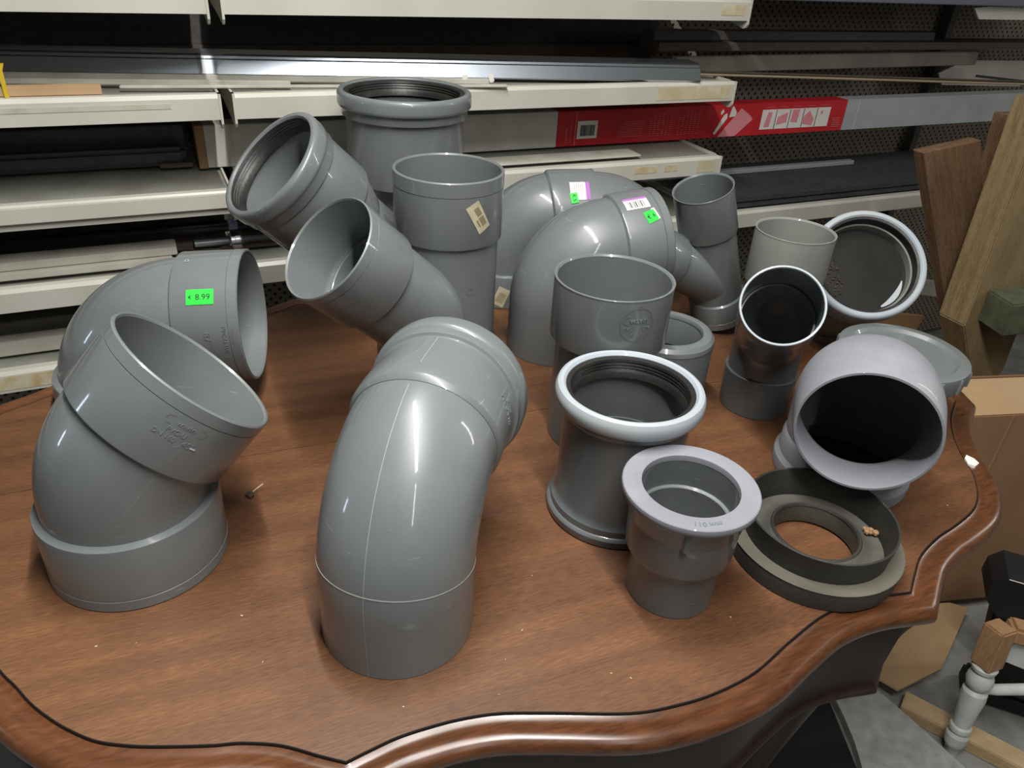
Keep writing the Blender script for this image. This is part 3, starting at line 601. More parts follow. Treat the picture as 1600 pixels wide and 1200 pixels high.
# C: 45 degree elbow with ring mouth
tC, pC = elbow('pipe_elbow', 'tilted grey elbow with a thick rimmed mouth facing left, behind the plain mouthed one', (-0.2065, 1.1700, 0.0660, 45.2, 217.5, 0.226, 0.0976), 0.068)
body(tC, pC, 0.0, pC.L-0.150, 0.0640)
obj('taper', rev(pC, [(pC.L-0.160, 0.0636), (pC.L-0.156, 0.0655), (pC.L-0.116, 0.0790), (pC.L-0.100, 0.0800), (pC.L-0.100, 0.0700), (pC.L-0.160, 0.0590)]), PVC, tC)
obj('ring_socket', rev(pC, ring_socket_prof(pC.L, 0.115, 0.0790, 0.0832, 0.0885)), PVC, tC)
obj('rubber_seal', rev(pC, seal_prof(pC.L, 0.0885, 0.0832)), RUBBER, tC)
FITS['C'] = pC
# D: 45 degree elbow, plain mouth
tD, pD = elbow('pipe_elbow', 'tilted grey elbow with a thin rimmed mouth facing left, before the thick rimmed one', (-0.1260, 0.9280, 0.1000, 46.9, 221.0, 0.1450, 0.0855), 0.062)
body(tD, pD, 0.0, pD.L-0.070, 0.0620)
obj('socket', rev(pD, socket_prof(pD.L, 0.0790, 0.0620, 0.0680, 1, t=0.003)), PVC, tD)
FITS['D'] = pD
# E: tall straight coupling with barcode
pE = Path((-0.108, 1.070, Z0), (0, 0, 1), (1, 0, 0), 0.300); tE = thing('pipe_coupling', 'tall straight grey pipe with a yellowed barcode sticker', 'pipe fitting', (-0.108, 1.07, Z0))
body(tE, pE, 0.0, 0.225, 0.0730, name='pipe_body')
obj('socket', rev(pE, socket_prof(0.3000, 0.0960, 0.0730, 0.0780, 1, groove=0.020)), PVC, tE)
FITS['E'] = pE
# F: rear pipe with rolled ring socket
pF = Path((-0.2055, 1.3080, Z0), (0, 0, 1), (1, 0, 0), 0.3560); tF = thing('pipe_coupling', 'tallest grey pipe at the back with a thick rolled ring socket on top', 'pipe fitting', (-0.2055, 1.308, Z0))
body(tF, pF, 0.0, 0.23, 0.0680, PVC, name='pipe_body')
obj('ring_socket', rev(pF, ring_socket_prof(0.356, 0.146, 0.0680, 0.0965, 0.1088)), PVC, tF)
obj('rubber_seal', rev(pF, seal_prof(0.356, 0.1088, 0.0965)), RUBBER, tF)
FITS['F'] = pF
# G: front elbow, mouth turned away
tG, pG = elbow('pipe_elbow', 'large grey elbow nearest the camera, its ringed socket turned to the back', (-0.0978, 0.5317, 0.066, 93.1, 79.6, 0.0785, 0.0995), 0.0745)
body(tG, pG, 0.0, pG.L-0.090, 0.0742)
obj('ring_socket', rev(pG, ring_socket_prof(pG.L, 0.1030, 0.0742, 0.0785, 0.0852)), PVC, tG)
obj('rubber_seal', rev(pG, seal_prof(pG.L, 0.0850, 0.0785)), RUBBER, tG)
FITS['G'] = pG
# H: middle elbow
tH, pH = elbow('pipe_elbow', 'grey right angle elbow in the middle with a green tag below a purple edged label', (0.0609, 1.1292, 0.0837, 82.4, 17.8, 0.0838, 0.0855), 0.0745)
body(tH, pH, 0.0, pH.L-0.068, 0.0745)
obj('socket', rev(pH, socket_prof(pH.L, 0.0745, 0.0745, 0.0790, 1)), PVC, tH)
FITS['H'] = pH
# I: back elbow with base socket and sleeve
tI, pI = elbow('pipe_elbow', 'grey elbow behind the middle one, with a purple edged label on its sleeve', (-0.0261, 1.3287, 0.0665, 87.9, 8.1, 0.0620, 0.0894), 0.07)
body(tI, pI, 0.050, pI.L-0.060, 0.0700)
obj('lower_socket', rev(pI, socket_prof(0.0, 0.062, 0.0700, 0.0765, -1)), PVC, tI)
obj('upper_socket', rev(pI, socket_prof(pI.L, 0.075, 0.0700, 0.0750, 1, groove=0.0)), PVC, tI)
FITS['I'] = pI
# I2: second elbow pushed into the sleeve of I, curving down
Pm, Tm, Am, Bm = pI.at(pI.L-0.03)
pI2 = Path(Pm, Tm, (0.25, 0.0, -1), 0.034, rad(70), 0.092, 0.03)
tI2 = thing('pipe_elbow', 'grey elbow pushed into the sleeve behind, curving down to the right', 'pipe fitting', pI2.at(pI2.L)[0])
body(tI2, pI2, 0.0, pI2.L, 0.0700)
FITS['I2'] = pI2
# J: leaning branch
dJ = Vector((-0.314, -0.176, 0.933)).normalized(); topJ = Vector((0.2801, 1.207, 0.2557+Z0)); LJ = 0.254
pJ = Path(topJ-dJ*LJ, dJ, (-1, 0, 0), LJ)
tJ = thing('pipe_branch', 'grey branch pipe leaning left at the back, side arm reaching under the middle elbow', 'pipe fitting', (topJ-dJ*LJ))
body(tJ, pJ, 0.0, LJ-0.065, 0.0440, name='pipe_body', th=0.003)
obj('upper_socket', rev(pJ, socket_prof(LJ, 0.080, 0.0440, 0.0480, 1, t=0.0028, groove=0.0)), PVC, tJ)
obj('lower_socket', rev(pJ, socket_prof(0.0, 0.050, 0.0440, 0.0480, -1, t=0.0028)), PVC, tJ)
jn = pJ.at(0.075)[0]; hm = pH.at(pH.L)[0]; uj = (hm-jn); uj = (uj-dJ*uj.dot(dJ)).normalized(); dB = (dJ*0.72+uj*0.70).normalized()
pJ2 = Path(jn, dB, uj, 0.17)
obj('side_arm', rev(pJ2, tube_prof(0.0, 0.165, 0.0430, 0.003)), PVC, tJ)
obj('arm_socket', rev(pJ2, socket_prof(0.168, 0.060, 0.0430, 0.0470, 1, t=0.0028)), PVC, tJ)
FITS['J'] = pJ
# K: tall cup-like socket reducer
pK = Path((0.118, 0.885, Z0), (0, 0, 1), (1, 0, 0), 0.231); tK = thing('pipe_coupling', 'tall straight grey pipe with an embossed round maker mark, centre right', 'pipe fitting', (0.118, 0.885, Z0))
body(tK, pK, 0.0, 0.165, 0.0655, PVC_D, name='pipe_body')
obj('socket', rev(pK, socket_prof(0.231, 0.082, 0.0655, 0.0745, 1, t=0.004, groove=0.0)), PVC, tK)
FITS['K'] = pK
# L: double socket coupling
pL = Path((0.131, 0.728, Z0), (0, 0, 1), (1, 0, 0), 0.170); tL = thing('pipe_coupling', 'dark grey double socket coupling with black ribbed seal in its pale rim', 'pipe fitting', (0.131, 0.728, Z0))
R_, rl_ = 0.0710, 0.0825
prL = [(0.0008, 0.0775), (0.0, 0.0790), (0.003, 0.0805), (0.010, 0.0805), (0.0125, 0.0785), (0.0135, 0.0765), (0.0215, 0.0760), (0.024, 0.0735), (0.030, R_), (0.1370, R_), (0.1405, 0.0740), (0.1430, 0.0755), (0.1475, 0.0758), (0.1485, 0.0790),
       (0.151, 0.0808), (0.155, 0.0820), (0.160, 0.0826), (0.165, 0.0820), (0.1685, 0.0802), (0.170, 0.0775), (0.1695, 0.0745), (0.167, 0.0722), (0.145, 0.0718), (0.143, 0.0682), (0.028, 0.0682), (0.026, 0.0720), (0.0008, 0.0722)]
obj('coupling_body', rev(pL, prL), PVC_D, tL)
obj('rim', rev(pL, [(0.1495, 0.0795), (0.151, 0.0812), (0.155, 0.0826), (0.160, 0.0832), (0.165, 0.0826), (0.1692, 0.0806), (0.1709, 0.0775), (0.1700, 0.0742), (0.167, 0.0716), (0.164, 0.0720), (0.160, 0.076), (0.153, 0.078)]), PVC_L, tL)
obj('rubber_seal', rev(pL, seal_prof(0.170, 0.0832, 0.0725, d0=0.004)), RUBBER, tL)
obj('stop_ridge', rev(pL, [(0.080, 0.0684), (0.080, 0.0660), (0.083, 0.0660), (0.083, 0.0684)]), PVC_D, tL)
FITS['L'] = pL
# M: flanged reducer
pM = Path((0.1815, 0.5985, Z0), (0, 0, 1), (1, 0, 0), 0.138); tM = thing('pipe_reducer', 'small grey reducer with a wide flat collar, in front of the dark coupling', 'pipe fitting', (0.1815, 0.5985, Z0))
prM = [(0.0, 0.0450), (0.001, 0.0460), (0.050, 0.0462), (0.056, 0.0480), (0.060, 0.0530), (0.064, 0.0545), (0.100, 0.0560), (0.104, 0.0560), (0.106, 0.0572), (0.120, 0.0578), (0.126, 0.0615), (0.130, 0.0650),
       (0.130, 0.0480), (0.100, 0.0478), (0.0985, 0.0440), (0.062, 0.0435), (0.056, 0.0420), (0.0, 0.0418)]
obj('reducer_body', rev(pM, prM), PVC_D, tM)
obj('flat_collar', rev(pM, [(0.129, 0.0510), (0.129, 0.0662), (0.131, 0.0674), (0.1345, 0.0678), (0.1372, 0.0673), (0.1380, 0.0663), (0.1380, 0.0496), (0.1375, 0.0482), (0.135, 0.0478), (0.131, 0.0478)]), PVC_W, tM)
obj('inner_ledge', rev(pM, [(0.0985, 0.0478), (0.0992, 0.0478), (0.0994, 0.0462), (0.0988, 0.0452), (0.0975, 0.0452)]), PVC_L, tM)
for k in range(4):
    a = rad(-99+90*k)
    b = box_bm((0, 0, 0), 0.006, 0.005, 0.026, bev=0.001)
    b.transform(Matrix.Translation(pM.pt(0.1150, 0.0585, a)) @ Matrix.Rotation(a+PI/2, 4, 'Z'))
    obj('rib', b, PVC_D, tM, smooth=False)
FITS['M'] = pM
# N: short ring collar
pN = Path((0.215, 0.9914, Z0), (0, 0, 1), (1, 0, 0), 0.113); tN = thing('pipe_collar', 'short grey collar with rounded shoulder, between the marked pipe and the branch', 'pipe fitting', (0.215, 0.9914, Z0))
pN = Path((0.2150, 0.9840, Z0), (0, 0, 1), (1, 0, 0), 0.116); tN.location = (0.2150, 0.984, Z0)
obj('collar_body', rev(pN, [(0.0000, 0.0662), (0.0010, 0.0672), (0.1050, 0.0679), (0.1110, 0.0662), (0.1145, 0.0616), (0.1160, 0.0550), (0.1155, 0.0525), (0.1130, 0.0510), (0.0670, 0.0505), (0.0610, 0.0591), (0.0000, 0.0596)]), PVC_D, tN)
obj('rounded_rim', rev(pN, [(0.1040, 0.0667), (0.1040, 0.0685), (0.1100, 0.0675), (0.1150, 0.0628), (0.1167, 0.0553), (0.1160, 0.0515), (0.1130, 0.0501), (0.1090, 0.0505), (0.1120, 0.0566)]), PVC, tN)
FITS['N'] = pN
# O1: back small socket pipe
pO = Path((0.3990, 1.0900, Z0), (0, 0, 1), (1, 0, 0), 0.2365); tO = thing('pipe_coupling', 'upright warm grey socket pipe behind the bright rimmed elbow, at right', 'pipe fitting', (0.399, 1.09, Z0))
body(tO, pO, 0.0, 0.165, 0.0520, PVC_WARM, 0.003, 'pipe_body')
obj('socket', rev(pO, socket_prof(0.2365, 0.083, 0.0520, 0.0572, 1, t=0.003, groove=0.0)), PVC_WARM, tO)
FITS['O'] = pO
# P: small 45 degree elbow with bright rim
tP, pP = elbow('pipe_elbow', 'small grey elbow with a bright thin rim facing the camera, at right', (0.3633, 0.9880, 0.0798, 49.5, -107.3, 0.1102, 0.0743), 0.0495)
body(tP, pP, 0.050, pP.L-0.06, 0.0490, PVC_D, 0.003)
obj('lower_socket', rev(pP, [(0.0, 0.0490), (0.001, 0.0500), (0.0575, 0.0520), (0.0605, 0.0522), (0.0615, 0.0510), (0.0615, 0.0482), (0.050, 0.0478), (0.0, 0.0470)]), PVC_D, tP)
obj('upper_socket', rev(pP, socket_prof(pP.L, 0.072, 0.0490, 0.0520, 1, t=0.0025, groove=0.0)), PVC_D, tP)
obj('bright_rim', rev(pP, [(pP.L-0.004, 0.0519), (pP.L-0.0040, 0.0524), (pP.L+0.0002, 0.0525), (pP.L+0.0010, 0.0520), (pP.L+0.0010, 0.0500), (pP.L, 0.0494), (pP.L-0.004, 0.0495)]), PVC_L, tP)
FITS['P'] = pP
# Q: large pale ring socket tilted, black inside
nQ = Vector((-0.071, -0.728, 0.682)).normalized(); cQ = Vector((0.5430, 1.1430, 0.1735+Z0)); LQ = 0.166
pQ = Path(cQ-nQ*LQ, nQ, (1, 0, 0), LQ); tQ = thing('pipe_socket', 'large pale rimmed ring socket, black and dirty inside, tilted towards the camera at right', 'pipe fitting', cQ-nQ*LQ)
obj('socket_body', rev(pQ, tube_prof(0.0, LQ-0.02, 0.0760)), PVC_WARM, tQ)
obj('ring_rim', rev(pQ, ring_socket_prof(LQ, 0.060, 0.0760, 0.0820, 0.0908)), PVC_L, tQ)
obj('rubber_seal', rev(pQ, seal_prof(LQ, 0.0908, 0.0820)), RUBBER, tQ)
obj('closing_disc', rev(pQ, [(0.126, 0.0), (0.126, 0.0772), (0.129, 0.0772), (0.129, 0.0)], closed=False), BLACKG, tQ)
FITS['Q'] = pQ
# S: elbow facing the camera at right
tS, pS = elbow('pipe_elbow', 'pale dusty elbow with a big dark mouth facing the camera, front right', (0.4385, 0.8290, 0.0620, 91.4, -111.0, 0.0500, 0.0800), 0.075)
obj('bend', rev(pS, [(0.025, 0.0745), (0.045, 0.0755), (0.060, 0.0780), (0.150, 0.0798), (pS.L-0.045, 0.0795), (pS.L-0.001, 0.0762), (pS.L, 0.0755), (pS.L, 0.0730), (pS.L-0.002, 0.0722), (pS.L-0.04, 0.0750), (0.15, 0.0755), (0.045, 0.0715), (0.025, 0.0710)]), PVC_W, tS)
obj('ring_socket', rev(pS, [(0.0, 0.0820), (0.002, 0.0845), (0.012, 0.0855), (0.018, 0.0850), (0.021, 0.0825), (0.024, 0.0805), (0.045, 0.0800), (0.050, 0.0770), (0.052, 0.0748), (0.030, 0.0740), (0.026, 0.0780), (0.0, 0.0790)]), PVC_W, tS)
FITS['S'] = pS
# T: capped stub with knobs round the lid
pT = Path((0.548, 0.970, Z0), (0, 0, 1), (1, 0, 0), 0.113); tT = thing('pipe_end_cap', 'short grey pipe closed by a wide ribbed screw lid, right edge of the table', 'pipe fitting', (0.548, 0.97, Z0))
body(tT, pT, 0.0, 0.095, 0.0700, PVC_D, name='pipe_body')
obj('screw_lid', rev(pT, [(0.084, 0.0), (0.084, 0.0845), (0.086, 0.0860), (0.108, 0.0880), (0.1115, 0.0868), (0.113, 0.0840), (0.1130, 0.0725), (0.1105, 0.0700), (0.1085, 0.0680), (0.1085, 0.0)], closed=False), PVC, tT)
for k in range(16):
    a = rad(-100+22.5*k)
    kp = Path(pT.pt(0.088, 0.0865, a), (0, 0, 1), (1, 0, 0), 0.02)
    obj('grip_knob', rev(kp, [(0.0, 0.0), (0.0, 0.0030), (0.018, 0.0036), (0.0215, 0.0024), (0.0225, 0.0)], 16, closed=False), PVC, tT)
FITS['T'] = pT
# U: black rubber gasket
pU = Path((0.3540, 0.6700, Z0), (0, 0, 1), (1, 0, 0), 0.06); tU = thing('rubber_gasket', 'large dusty black rubber ring gasket lying at the front right edge of the table', 'gasket', (0.354, 0.67, Z0))
obj('outer_skirt', rev(pU, [(0.0, 0.0925), (0.001, 0.0935), (0.0235, 0.0950), (0.0245, 0.0945), (0.0245, 0.0780), (0.012, 0.0770), (0.0, 0.0870)]), RUB_D, tU)
obj('dusty_ledge', rev(pU, [(0.0235, 0.0780), (0.0248, 0.0790), (0.0256, 0.0945), (0.0248, 0.0955), (0.0232, 0.0948)]), RUB_DUST, tU)
obj('raised_wall', rev(pU, [(0.010, 0.0775), (0.025, 0.0785), (0.050, 0.0815), (0.0555, 0.0822), (0.0565, 0.0812), (0.0555, 0.0798), (0.034, 0.0760), (0.018, 0.0745)]), RUB_D, tU)
obj('inner_floor', rev(pU, [(0.014, 0.0770), (0.021, 0.0765), (0.0185, 0.0680), (0.0205, 0.0600), (0.0245, 0.0540), (0.0285, 0.0500), (0.0295, 0.0475), (0.0280, 0.0460), (0.012, 0.0458), (0.003, 0.0470), (0.003, 0.0490), (0.012, 0.0500), (0.014, 0.0600)]), RUB_F, tU)
obj('hole_lip', rev(pU, [(0.0275, 0.0452), (0.0300, 0.0466), (0.0303, 0.0486), (0.0290, 0.0500), (0.0270, 0.0490)]), RUB_D, tU)
FITS['U'] = pU

# ------------------------------------------------------------------ floor things at right
# timbers leaning against the rack
def S3(s, o, z): return W(s, o, z)
def board_lean(name, label, cat, a0, a1, b0, b1, o, th, m, ext=-0.74):
    """board as a quad in the plane o: top edge a0-a1, lower points b0-b1, thickness th away from the camera"""
    bm = bmesh.new(); F = [W(s, o, z) for s, z in (a0, a1, b1, b0)]; B = [W(s, o+th, z+0.0) for s, z in (a0, a1, b1, b0)]
    f = [bm.verts.new(p) for p in F]; g = [bm.verts.new(p) for p in B]
    bm.faces.new(f); bm.faces.new(g[::-1])
    for i in range(4): j = (i+1) % 4; bm.faces.new((f[i], g[i], g[j], f[j]))
    bmesh.ops.bevel(bm, geom=list(bm.edges), offset=0.002, segments=1, affect='EDGES')
    return tag(obj(name, bm, m, smooth=False), label, cat)
def down(s0, z0, s1, z1, z): return (s0+(s1-s0)*(z-z0)/(z1-z0), z)
b1a, b1b = (1.529, 0.220), (1.705, 0.238)
pk = board_lean('brown_plank', 'rough brown plank leaning at right, sawn end up', 'plank', b1a, b1b, down(1.529, 0.223, 1.841, -0.236, -0.748), down(1.705, 0.236, 1.990, -0.236, -0.748), 1.15, 0.03, PINE_B)
align_grain(pk, SD*0.30-UP*0.47)
board_lean('dark_plank', 'narrow dark plank behind the pale post at the right edge', 'plank', (1.830, 0.279), (1.893, 0.277), (1.905, -0.25), (1.985, -0.25), 1.20, 0.03, PINE_B)
t = thing('pale_post', 'thick pale pine post crossing in front of the brown plank, right edge', 'post', W(1.75, 1.05, -0.4))
bm = bmesh.new(); q = [(1.655, 0.340), (1.668, 0.340), (1.702, -0.186), (1.690, -0.186)]
board = [(1.722, 0.340), (1.930, 0.340), (1.990, -0.355), (1.968, -0.400), (1.880, -0.385), (1.745, -0.186)]
f = [bm.verts.new(W(s, 1.05, z)) for s, z in board]; g = [bm.verts.new(W(s-0.0, 1.125, z)) for s, z in board]; bm.faces.new(f); bm.faces.new(g[::-1])
for i in range(6): j = (i+1) % 6; bm.faces.new((f[i], g[i], g[j], f[j]))
bmesh.ops.bevel(bm, geom=list(bm.edges), offset=0.003, segments=2, affect='EDGES')
align_grain(obj('post_timber', bm, PINE_G, t, smooth=False), SD*0.03-UP*0.52)
tag(obj('timber_beam', bar_bm(W(1.775, 1.01, -0.137), W(2.6, 0.80, -0.05), 0.085, 0.085, SN, 0.004), GREENW, smooth=False), 'square green stained timber end poking in from the right edge', 'beam')

# cardboard
t = thing('cardboard_box', 'big brown cardboard box standing on the floor at right behind the table', 'box', (1.3, 1.5, 0))
cx = Vector((0.98, 0.196, 0)).normalized(); cy = Vector((-cx.y, cx.x, 0)); c0 = Vector((0.80, 1.275, 0.03))
def CB(a, b, z): return c0+cx*a+cy*b+UP*z
obj('front_panel', box_bm(CB(0.42, 0.004, 0.265), 0.86, 0.006, 0.53, cx, cy, UP), CARD, t, smooth=False)
obj('back_panel', box_bm(CB(0.42, 0.26, 0.23), 0.86, 0.006, 0.46, cx, cy, UP), CARD, t, smooth=False)
obj('side_panel', box_bm(CB(-0.01, 0.13, 0.23), 0.006, 0.26, 0.46, cx, cy, UP), CARD, t, smooth=False)
obj('side_panel', box_bm(CB(0.85, 0.13, 0.23), 0.006, 0.26, 0.46, cx, cy, UP), CARD, t, smooth=False)
obj('top_flap', box_bm(CB(0.42, 0.044, 0.548), 0.84, 0.088, 0.004, cx, (cy*0.92+UP*0.39), (UP*0.92-cy*0.39)), CARD_L, t, smooth=False)
obj('crease', box_bm(CB(0.21, -0.0003, 0.265), 0.002, 0.003, 0.53, cx, cy, UP), CARD, t, smooth=False)
bm = bmesh.new(); fl = [(0.795, 1.085, 0.045), (0.830, 1.050, 0.050), (0.945, 1.110, 0.050), (1.095, 1.300, 0.040), (1.060, 1.315, 0.038), (0.900, 1.292, 0.038)]
a = [bm.verts.new(p) for p in fl]; b = [bm.verts.new((p[0], p[1], p[2]-0.006)) for p in fl]; bm.faces.new(a); bm.faces.new(b[::-1])
for i in range(6): j = (i+1) % 6; bm.faces.new((a[i], b[i], b[j], a[j]))
obj('bottom_flap', bm, CARD_L, t, smooth=False)
tag(obj('cardboard_sheet', box_bm(W(1.55, 1.22, -0.36), 0.5, 0.01, 0.34, (SD*0.97-UP*0.22), SN, (UP*0.97+SD*0.22)), CARD, smooth=False), 'brown cardboard sheet seen under the black mouthed socket', 'cardboard')
sbar('white_rail', 'pale metal rail behind the foot of the brown plank', 'rail', 1.7, 2.35, 1.36, -0.20, -0.155, WHITEP, dz=-0.16, thick=0.02)
# floor slab and lumber
tag(obj('dark_board_or_shade', prism_bm([(0.50, 1.06), (0.690, 1.08), (0.698, 0.88), (0.682, 0.78), (0.668, 0.60), (0.66, 0.35), (0.50, 0.35)], 0.001, 0.020, 0.001), BLACKP, smooth=False), 'black sheet added on the floor as the shade under the table', 'board')  # added black sheet, its colour stands in for the shade under the table
tag(obj('grey_board', prism_bm([(0.700, 1.075), (0.792, 1.085), (0.845, 1.005), (0.93, 0.87), (0.95, 0.60), (0.68, 0.62), (0.694, 0.80), (0.706, 0.88), (0.711, 0.945), (0.709, 1.00)], 0.001, 0.022, 0.001), SLAB, smooth=False), 'grey board with curved dark edge lying on the floor under the table edge', 'board')
align_grain(tag(obj('pine_batten', bar_bm((0.846, 1.046, 0.0155), (1.25, 0.766, 0.0155), 0.045, 0.030, (0.55, 0.83, 0), 0.002), PINE_L, smooth=False), 'pale pine batten lying on the floor under the turned white leg', 'batten'), (0.404, -0.28, 0), 'X')
# black stand
t = thing('black_stand', 'black stand with a six sided head and pale edge line, lower right', 'stand', (1.02, 1.05, 0))
hx = Vector((0.93, -0.36, 0)).normalized(); hy = Vector((0.36, 0.93, 0)).normalized()
bc = Vector((1.055, 1.090, 0)); tcn = Vector((1.025, 1.125, 0.295))
obj('base', bar_bm(bc-hx*0.060+UP*0.024, bc+hx*0.10+UP*0.024, 0.07, 0.045, hy, 0.008), BLACKP, t, smooth=False)
obj('column', bar_bm(bc+UP*0.047, tcn+UP*-0.045+hx*0.01, 0.05, 0.085, hy, 0.004), BLACKP, t, smooth=False)
bm = bmesh.new(); oc = [(-0.060, -0.025), (-0.030, -0.060), (0.16, -0.060), (0.16, 0.035), (-0.040, 0.035), (-0.060, 0.010)]
fr = [bm.verts.new(tcn-hy*0.05+hx*a_+UP*b_) for a_, b_ in oc]; bk = [bm.verts.new(tcn+hy*0.04+hx*a_+UP*b_) for a_, b_ in oc]
bm.faces.new(fr); bm.faces.new(bk[::-1])
for i in range(6): j = (i+1) % 6; bm.faces.new((fr[i], bk[i], bk[j], fr[j]))
obj('head', bm, BLACKP, t, smooth=False)
obj('edge_line', bar_bm(tcn-hy*0.0508+hx*-0.040+UP*0.0355, tcn-hy*0.0508+hx*0.16+UP*0.0355, 0.0012, 0.0012, hy, 0), LABEL_W, t, smooth=False)
# turned chair leg with raw rail
t = thing('broken_stool', 'white painted turned leg of a broken stool with a raw wood top block', 'stool', (0.905, 0.948, 0))
f0 = Vector((0.908, 0.950, 0.0)); f1 = Vector((0.905, 0.984, 0.30)); dl = (f1-f0).normalized()
pl = Path(f0, dl, (1, 0, 0), 0.34)
turn = [(0.0, 0.0), (0.0, 0.0120), (0.020, 0.0135), (0.026, 0.0175), (0.034, 0.0200), (0.052, 0.0205), (0.058, 0.0160), (0.061, 0.0150), (0.064, 0.0190), (0.069, 0.0198), (0.074, 0.0190), (0.077, 0.0150), (0.090, 0.0165), (0.130, 0.0205), (0.150, 0.0225),
        (0.164, 0.0215), (0.170, 0.0150), (0.173, 0.0145), (0.178, 0.0200), (0.190, 0.0235), (0.202, 0.0220), (0.210, 0.0165), (0.213, 0.0150), (0.216, 0.0205), (0.224, 0.0225), (0.230, 0.018), (0.232, 0.0)]
obj('turned_leg', rev(pl, turn, 32, closed=False), WPAINT, t)
obj('top_block', bar_bm(pl.at(0.228)[0], pl.at(0.318)[0], 0.040, 0.040, (1.0, 0.45, 0), 0.003), RAWW, t, smooth=False)
obj('seat_rail', bar_bm(pl.at(0.300)[0]+Vector((0.02, 0.01, 0.006)), pl.at(0.300)[0]+Vector((0.24, -0.03, -0.02)), 0.040, 0.035, (0, 1, 0), 0.006), RAWW, t, smooth=False)
obj('stretcher', rev(Path(pl.at(0.165)[0], (1, 0.05, 0.05), UP, 0.3), [(0.018, 0.0), (0.018, 0.008), (0.04, 0.0105), (0.3, 0.013), (0.3, 0.0)], 24, closed=False), WPAINT, t)
obj('painted_panel', bar_bm(pl.at(0.255)[0]+Vector((0.035, 0.01, 0)), pl.at(0.255)[0]+Vector((0.28, -0.07, -0.04)), 0.006, 0.05, (0.3, 1, 0), 0.001), WPAINT, t, smooth=False)

# ------------------------------------------------------------------ labels, lettering and marks on the fittings
def sticker(t, path, r, s_c, ph, w, h, m, rot=0.0, nm='sticker', z=0.0003, x0=0, y0=0, parent=None):
    return obj(nm, wrap(flat_rect(w, h, z, 12, 12, x0, y0, t=0.00015), path, r, s_c, rad(ph), rot), m, parent or t, smooth=False)
def lettering(t, path, r, s_c, ph, txt, size, m, rot=0.0, nm='lettering', x0=0, y0=0, depth=0.0003, z=0.0, bold=0.0, parent=None, trot=0.0):
    b = text_bm(txt, size, depth, x0, y0, trot, bold)
    bmesh.ops.subdivide_edges(b, edges=[e for e in b.edges if e.calc_length() > 0.004], cuts=2)
    for v in b.verts: v.co.z += z
    return obj(nm, wrap(b, path, r, s_c, rad(ph), rot), m, parent or t, smooth=False)
def capsule_pts(w, h, x0, y0):
    r = h/2; out = []
    for k in range(9): a = -PI/2+PI*k/8; out.append((x0+w/2-r+r*math.cos(a), y0+r*math.sin(a)))
    for k in range(9): a = PI/2+PI*k/8; out.append((x0-w/2+r+r*math.cos(a), y0+r*math.sin(a)))
    return out
def raised_line(t, path, r, s_c, ph, pts, w, m, rot=0.0, nm='raised_line', z=0.0006):
    return obj(nm, wrap(outline_bm(pts, w, z), path, r, s_c, rad(ph), rot), m, t, smooth=False)
# price tag on B
st = sticker(tB, pB, 0.0871, 0.2159, -131.8, 0.0195, 0.0325, GREEN, 0.0, 'price_sticker'); st['label'] = 'fluorescent green price sticker reading 8.99'
lettering(tB, pB, 0.0871, 0.2159, -131.8, '8.99', 0.0105, BLACKINK, PI/2, 'price_text', x0=0.0035, y0=-0.0005, z=0.0006, depth=0.0001, parent=st)
lettering(tB, pB, 0.0871, 0.2159, -131.8, '\u20ac', 0.0065, BLACKINK, PI/2, 'currency_sign', x0=-0.0115, y0=-0.0005, z=0.0006, depth=0.0001, parent=st)
lettering(tB, pB, 0.0868, 0.2480, -97, 'wavin', 0.0100, PVC, 0.0, 'embossed_text', x0=0.0, y0=0.003)
lettering(tB, pB, 0.0868, 0.2480, -97, 'PVC-U 160', 0.0075, PVC, 0.0, 'embossed_text', x0=0.002, y0=-0.007)
lettering(tB, pB, 0.0868, 0.2200, -97, '87\u00b0', 0.0120, PVC, 0.0, 'embossed_text', x0=0.0, y0=0.0)
# moulded lettering on A
raised_line(tA, pA, 0.0868, 0.2085, -97, capsule_pts(0.040, 0.0085, 0.0, 0.0035), 0.0007, PVC, nm='embossed_frame')
lettering(tA, pA, 0.0868, 0.2085, -97, 'wavin', 0.0080, PVC, 0.0, 'embossed_text', y0=0.0035)
lettering(tA, pA, 0.0868, 0.2085, -97, 'PVC-U', 0.0068, PVC, 0.0, 'embossed_text', x0=-0.004, y0=-0.0055)
lettering(tA, pA, 0.0868, 0.2085, -97, 'DN 160', 0.0068, PVC, 0.0, 'embossed_text', x0=-0.012, y0=-0.0130)
lettering(tA, pA, 0.0868, 0.2085, -97, '45\u00b0', 0.0085, PVC, 0.0, 'embossed_text', x0=0.012, y0=-0.0125)
obj('moulding_nib', wrap(flat_rect(0.0050, 0.0011, 0.0, 4, 1, t=0.0012), pA, 0.0868, 0.1952, rad(-85.5), 0.0), PVC_L, tA, smooth=False)
# barcode sticker on E
st = sticker(tE, pE, 0.0783, 0.2516, -52.1, 0.0210, 0.044, LABEL_Y, 0.52, 'barcode_sticker'); st['label'] = 'yellowed paper barcode sticker, slightly askew'
sticker(tE, pE, 0.0783, 0.2516, -52.1, 0.0075, 0.0125, LABEL_T, 0.55, 'printed_block', z=0.0006, x0=0.0030, y0=0.0085, parent=st)
sticker(tE, pE, 0.0783, 0.2516, -52.1, 0.0075, 0.0140, LABEL_T, 0.55, 'printed_block', z=0.0006, x0=0.0030, y0=-0.0075, parent=st)
sticker(tE, pE, 0.0783, 0.2516, -52.1, 0.0022, 0.0110, LABEL_T, 0.55, 'printed_line', z=0.0006, x0=-0.0045, y0=-0.0070, parent=st)
def circle_pts(r, n=40, x0=0, y0=0): return [(x0+r*math.cos(2*PI*k/n), y0+r*math.sin(2*PI*k/n)) for k in range(n)]
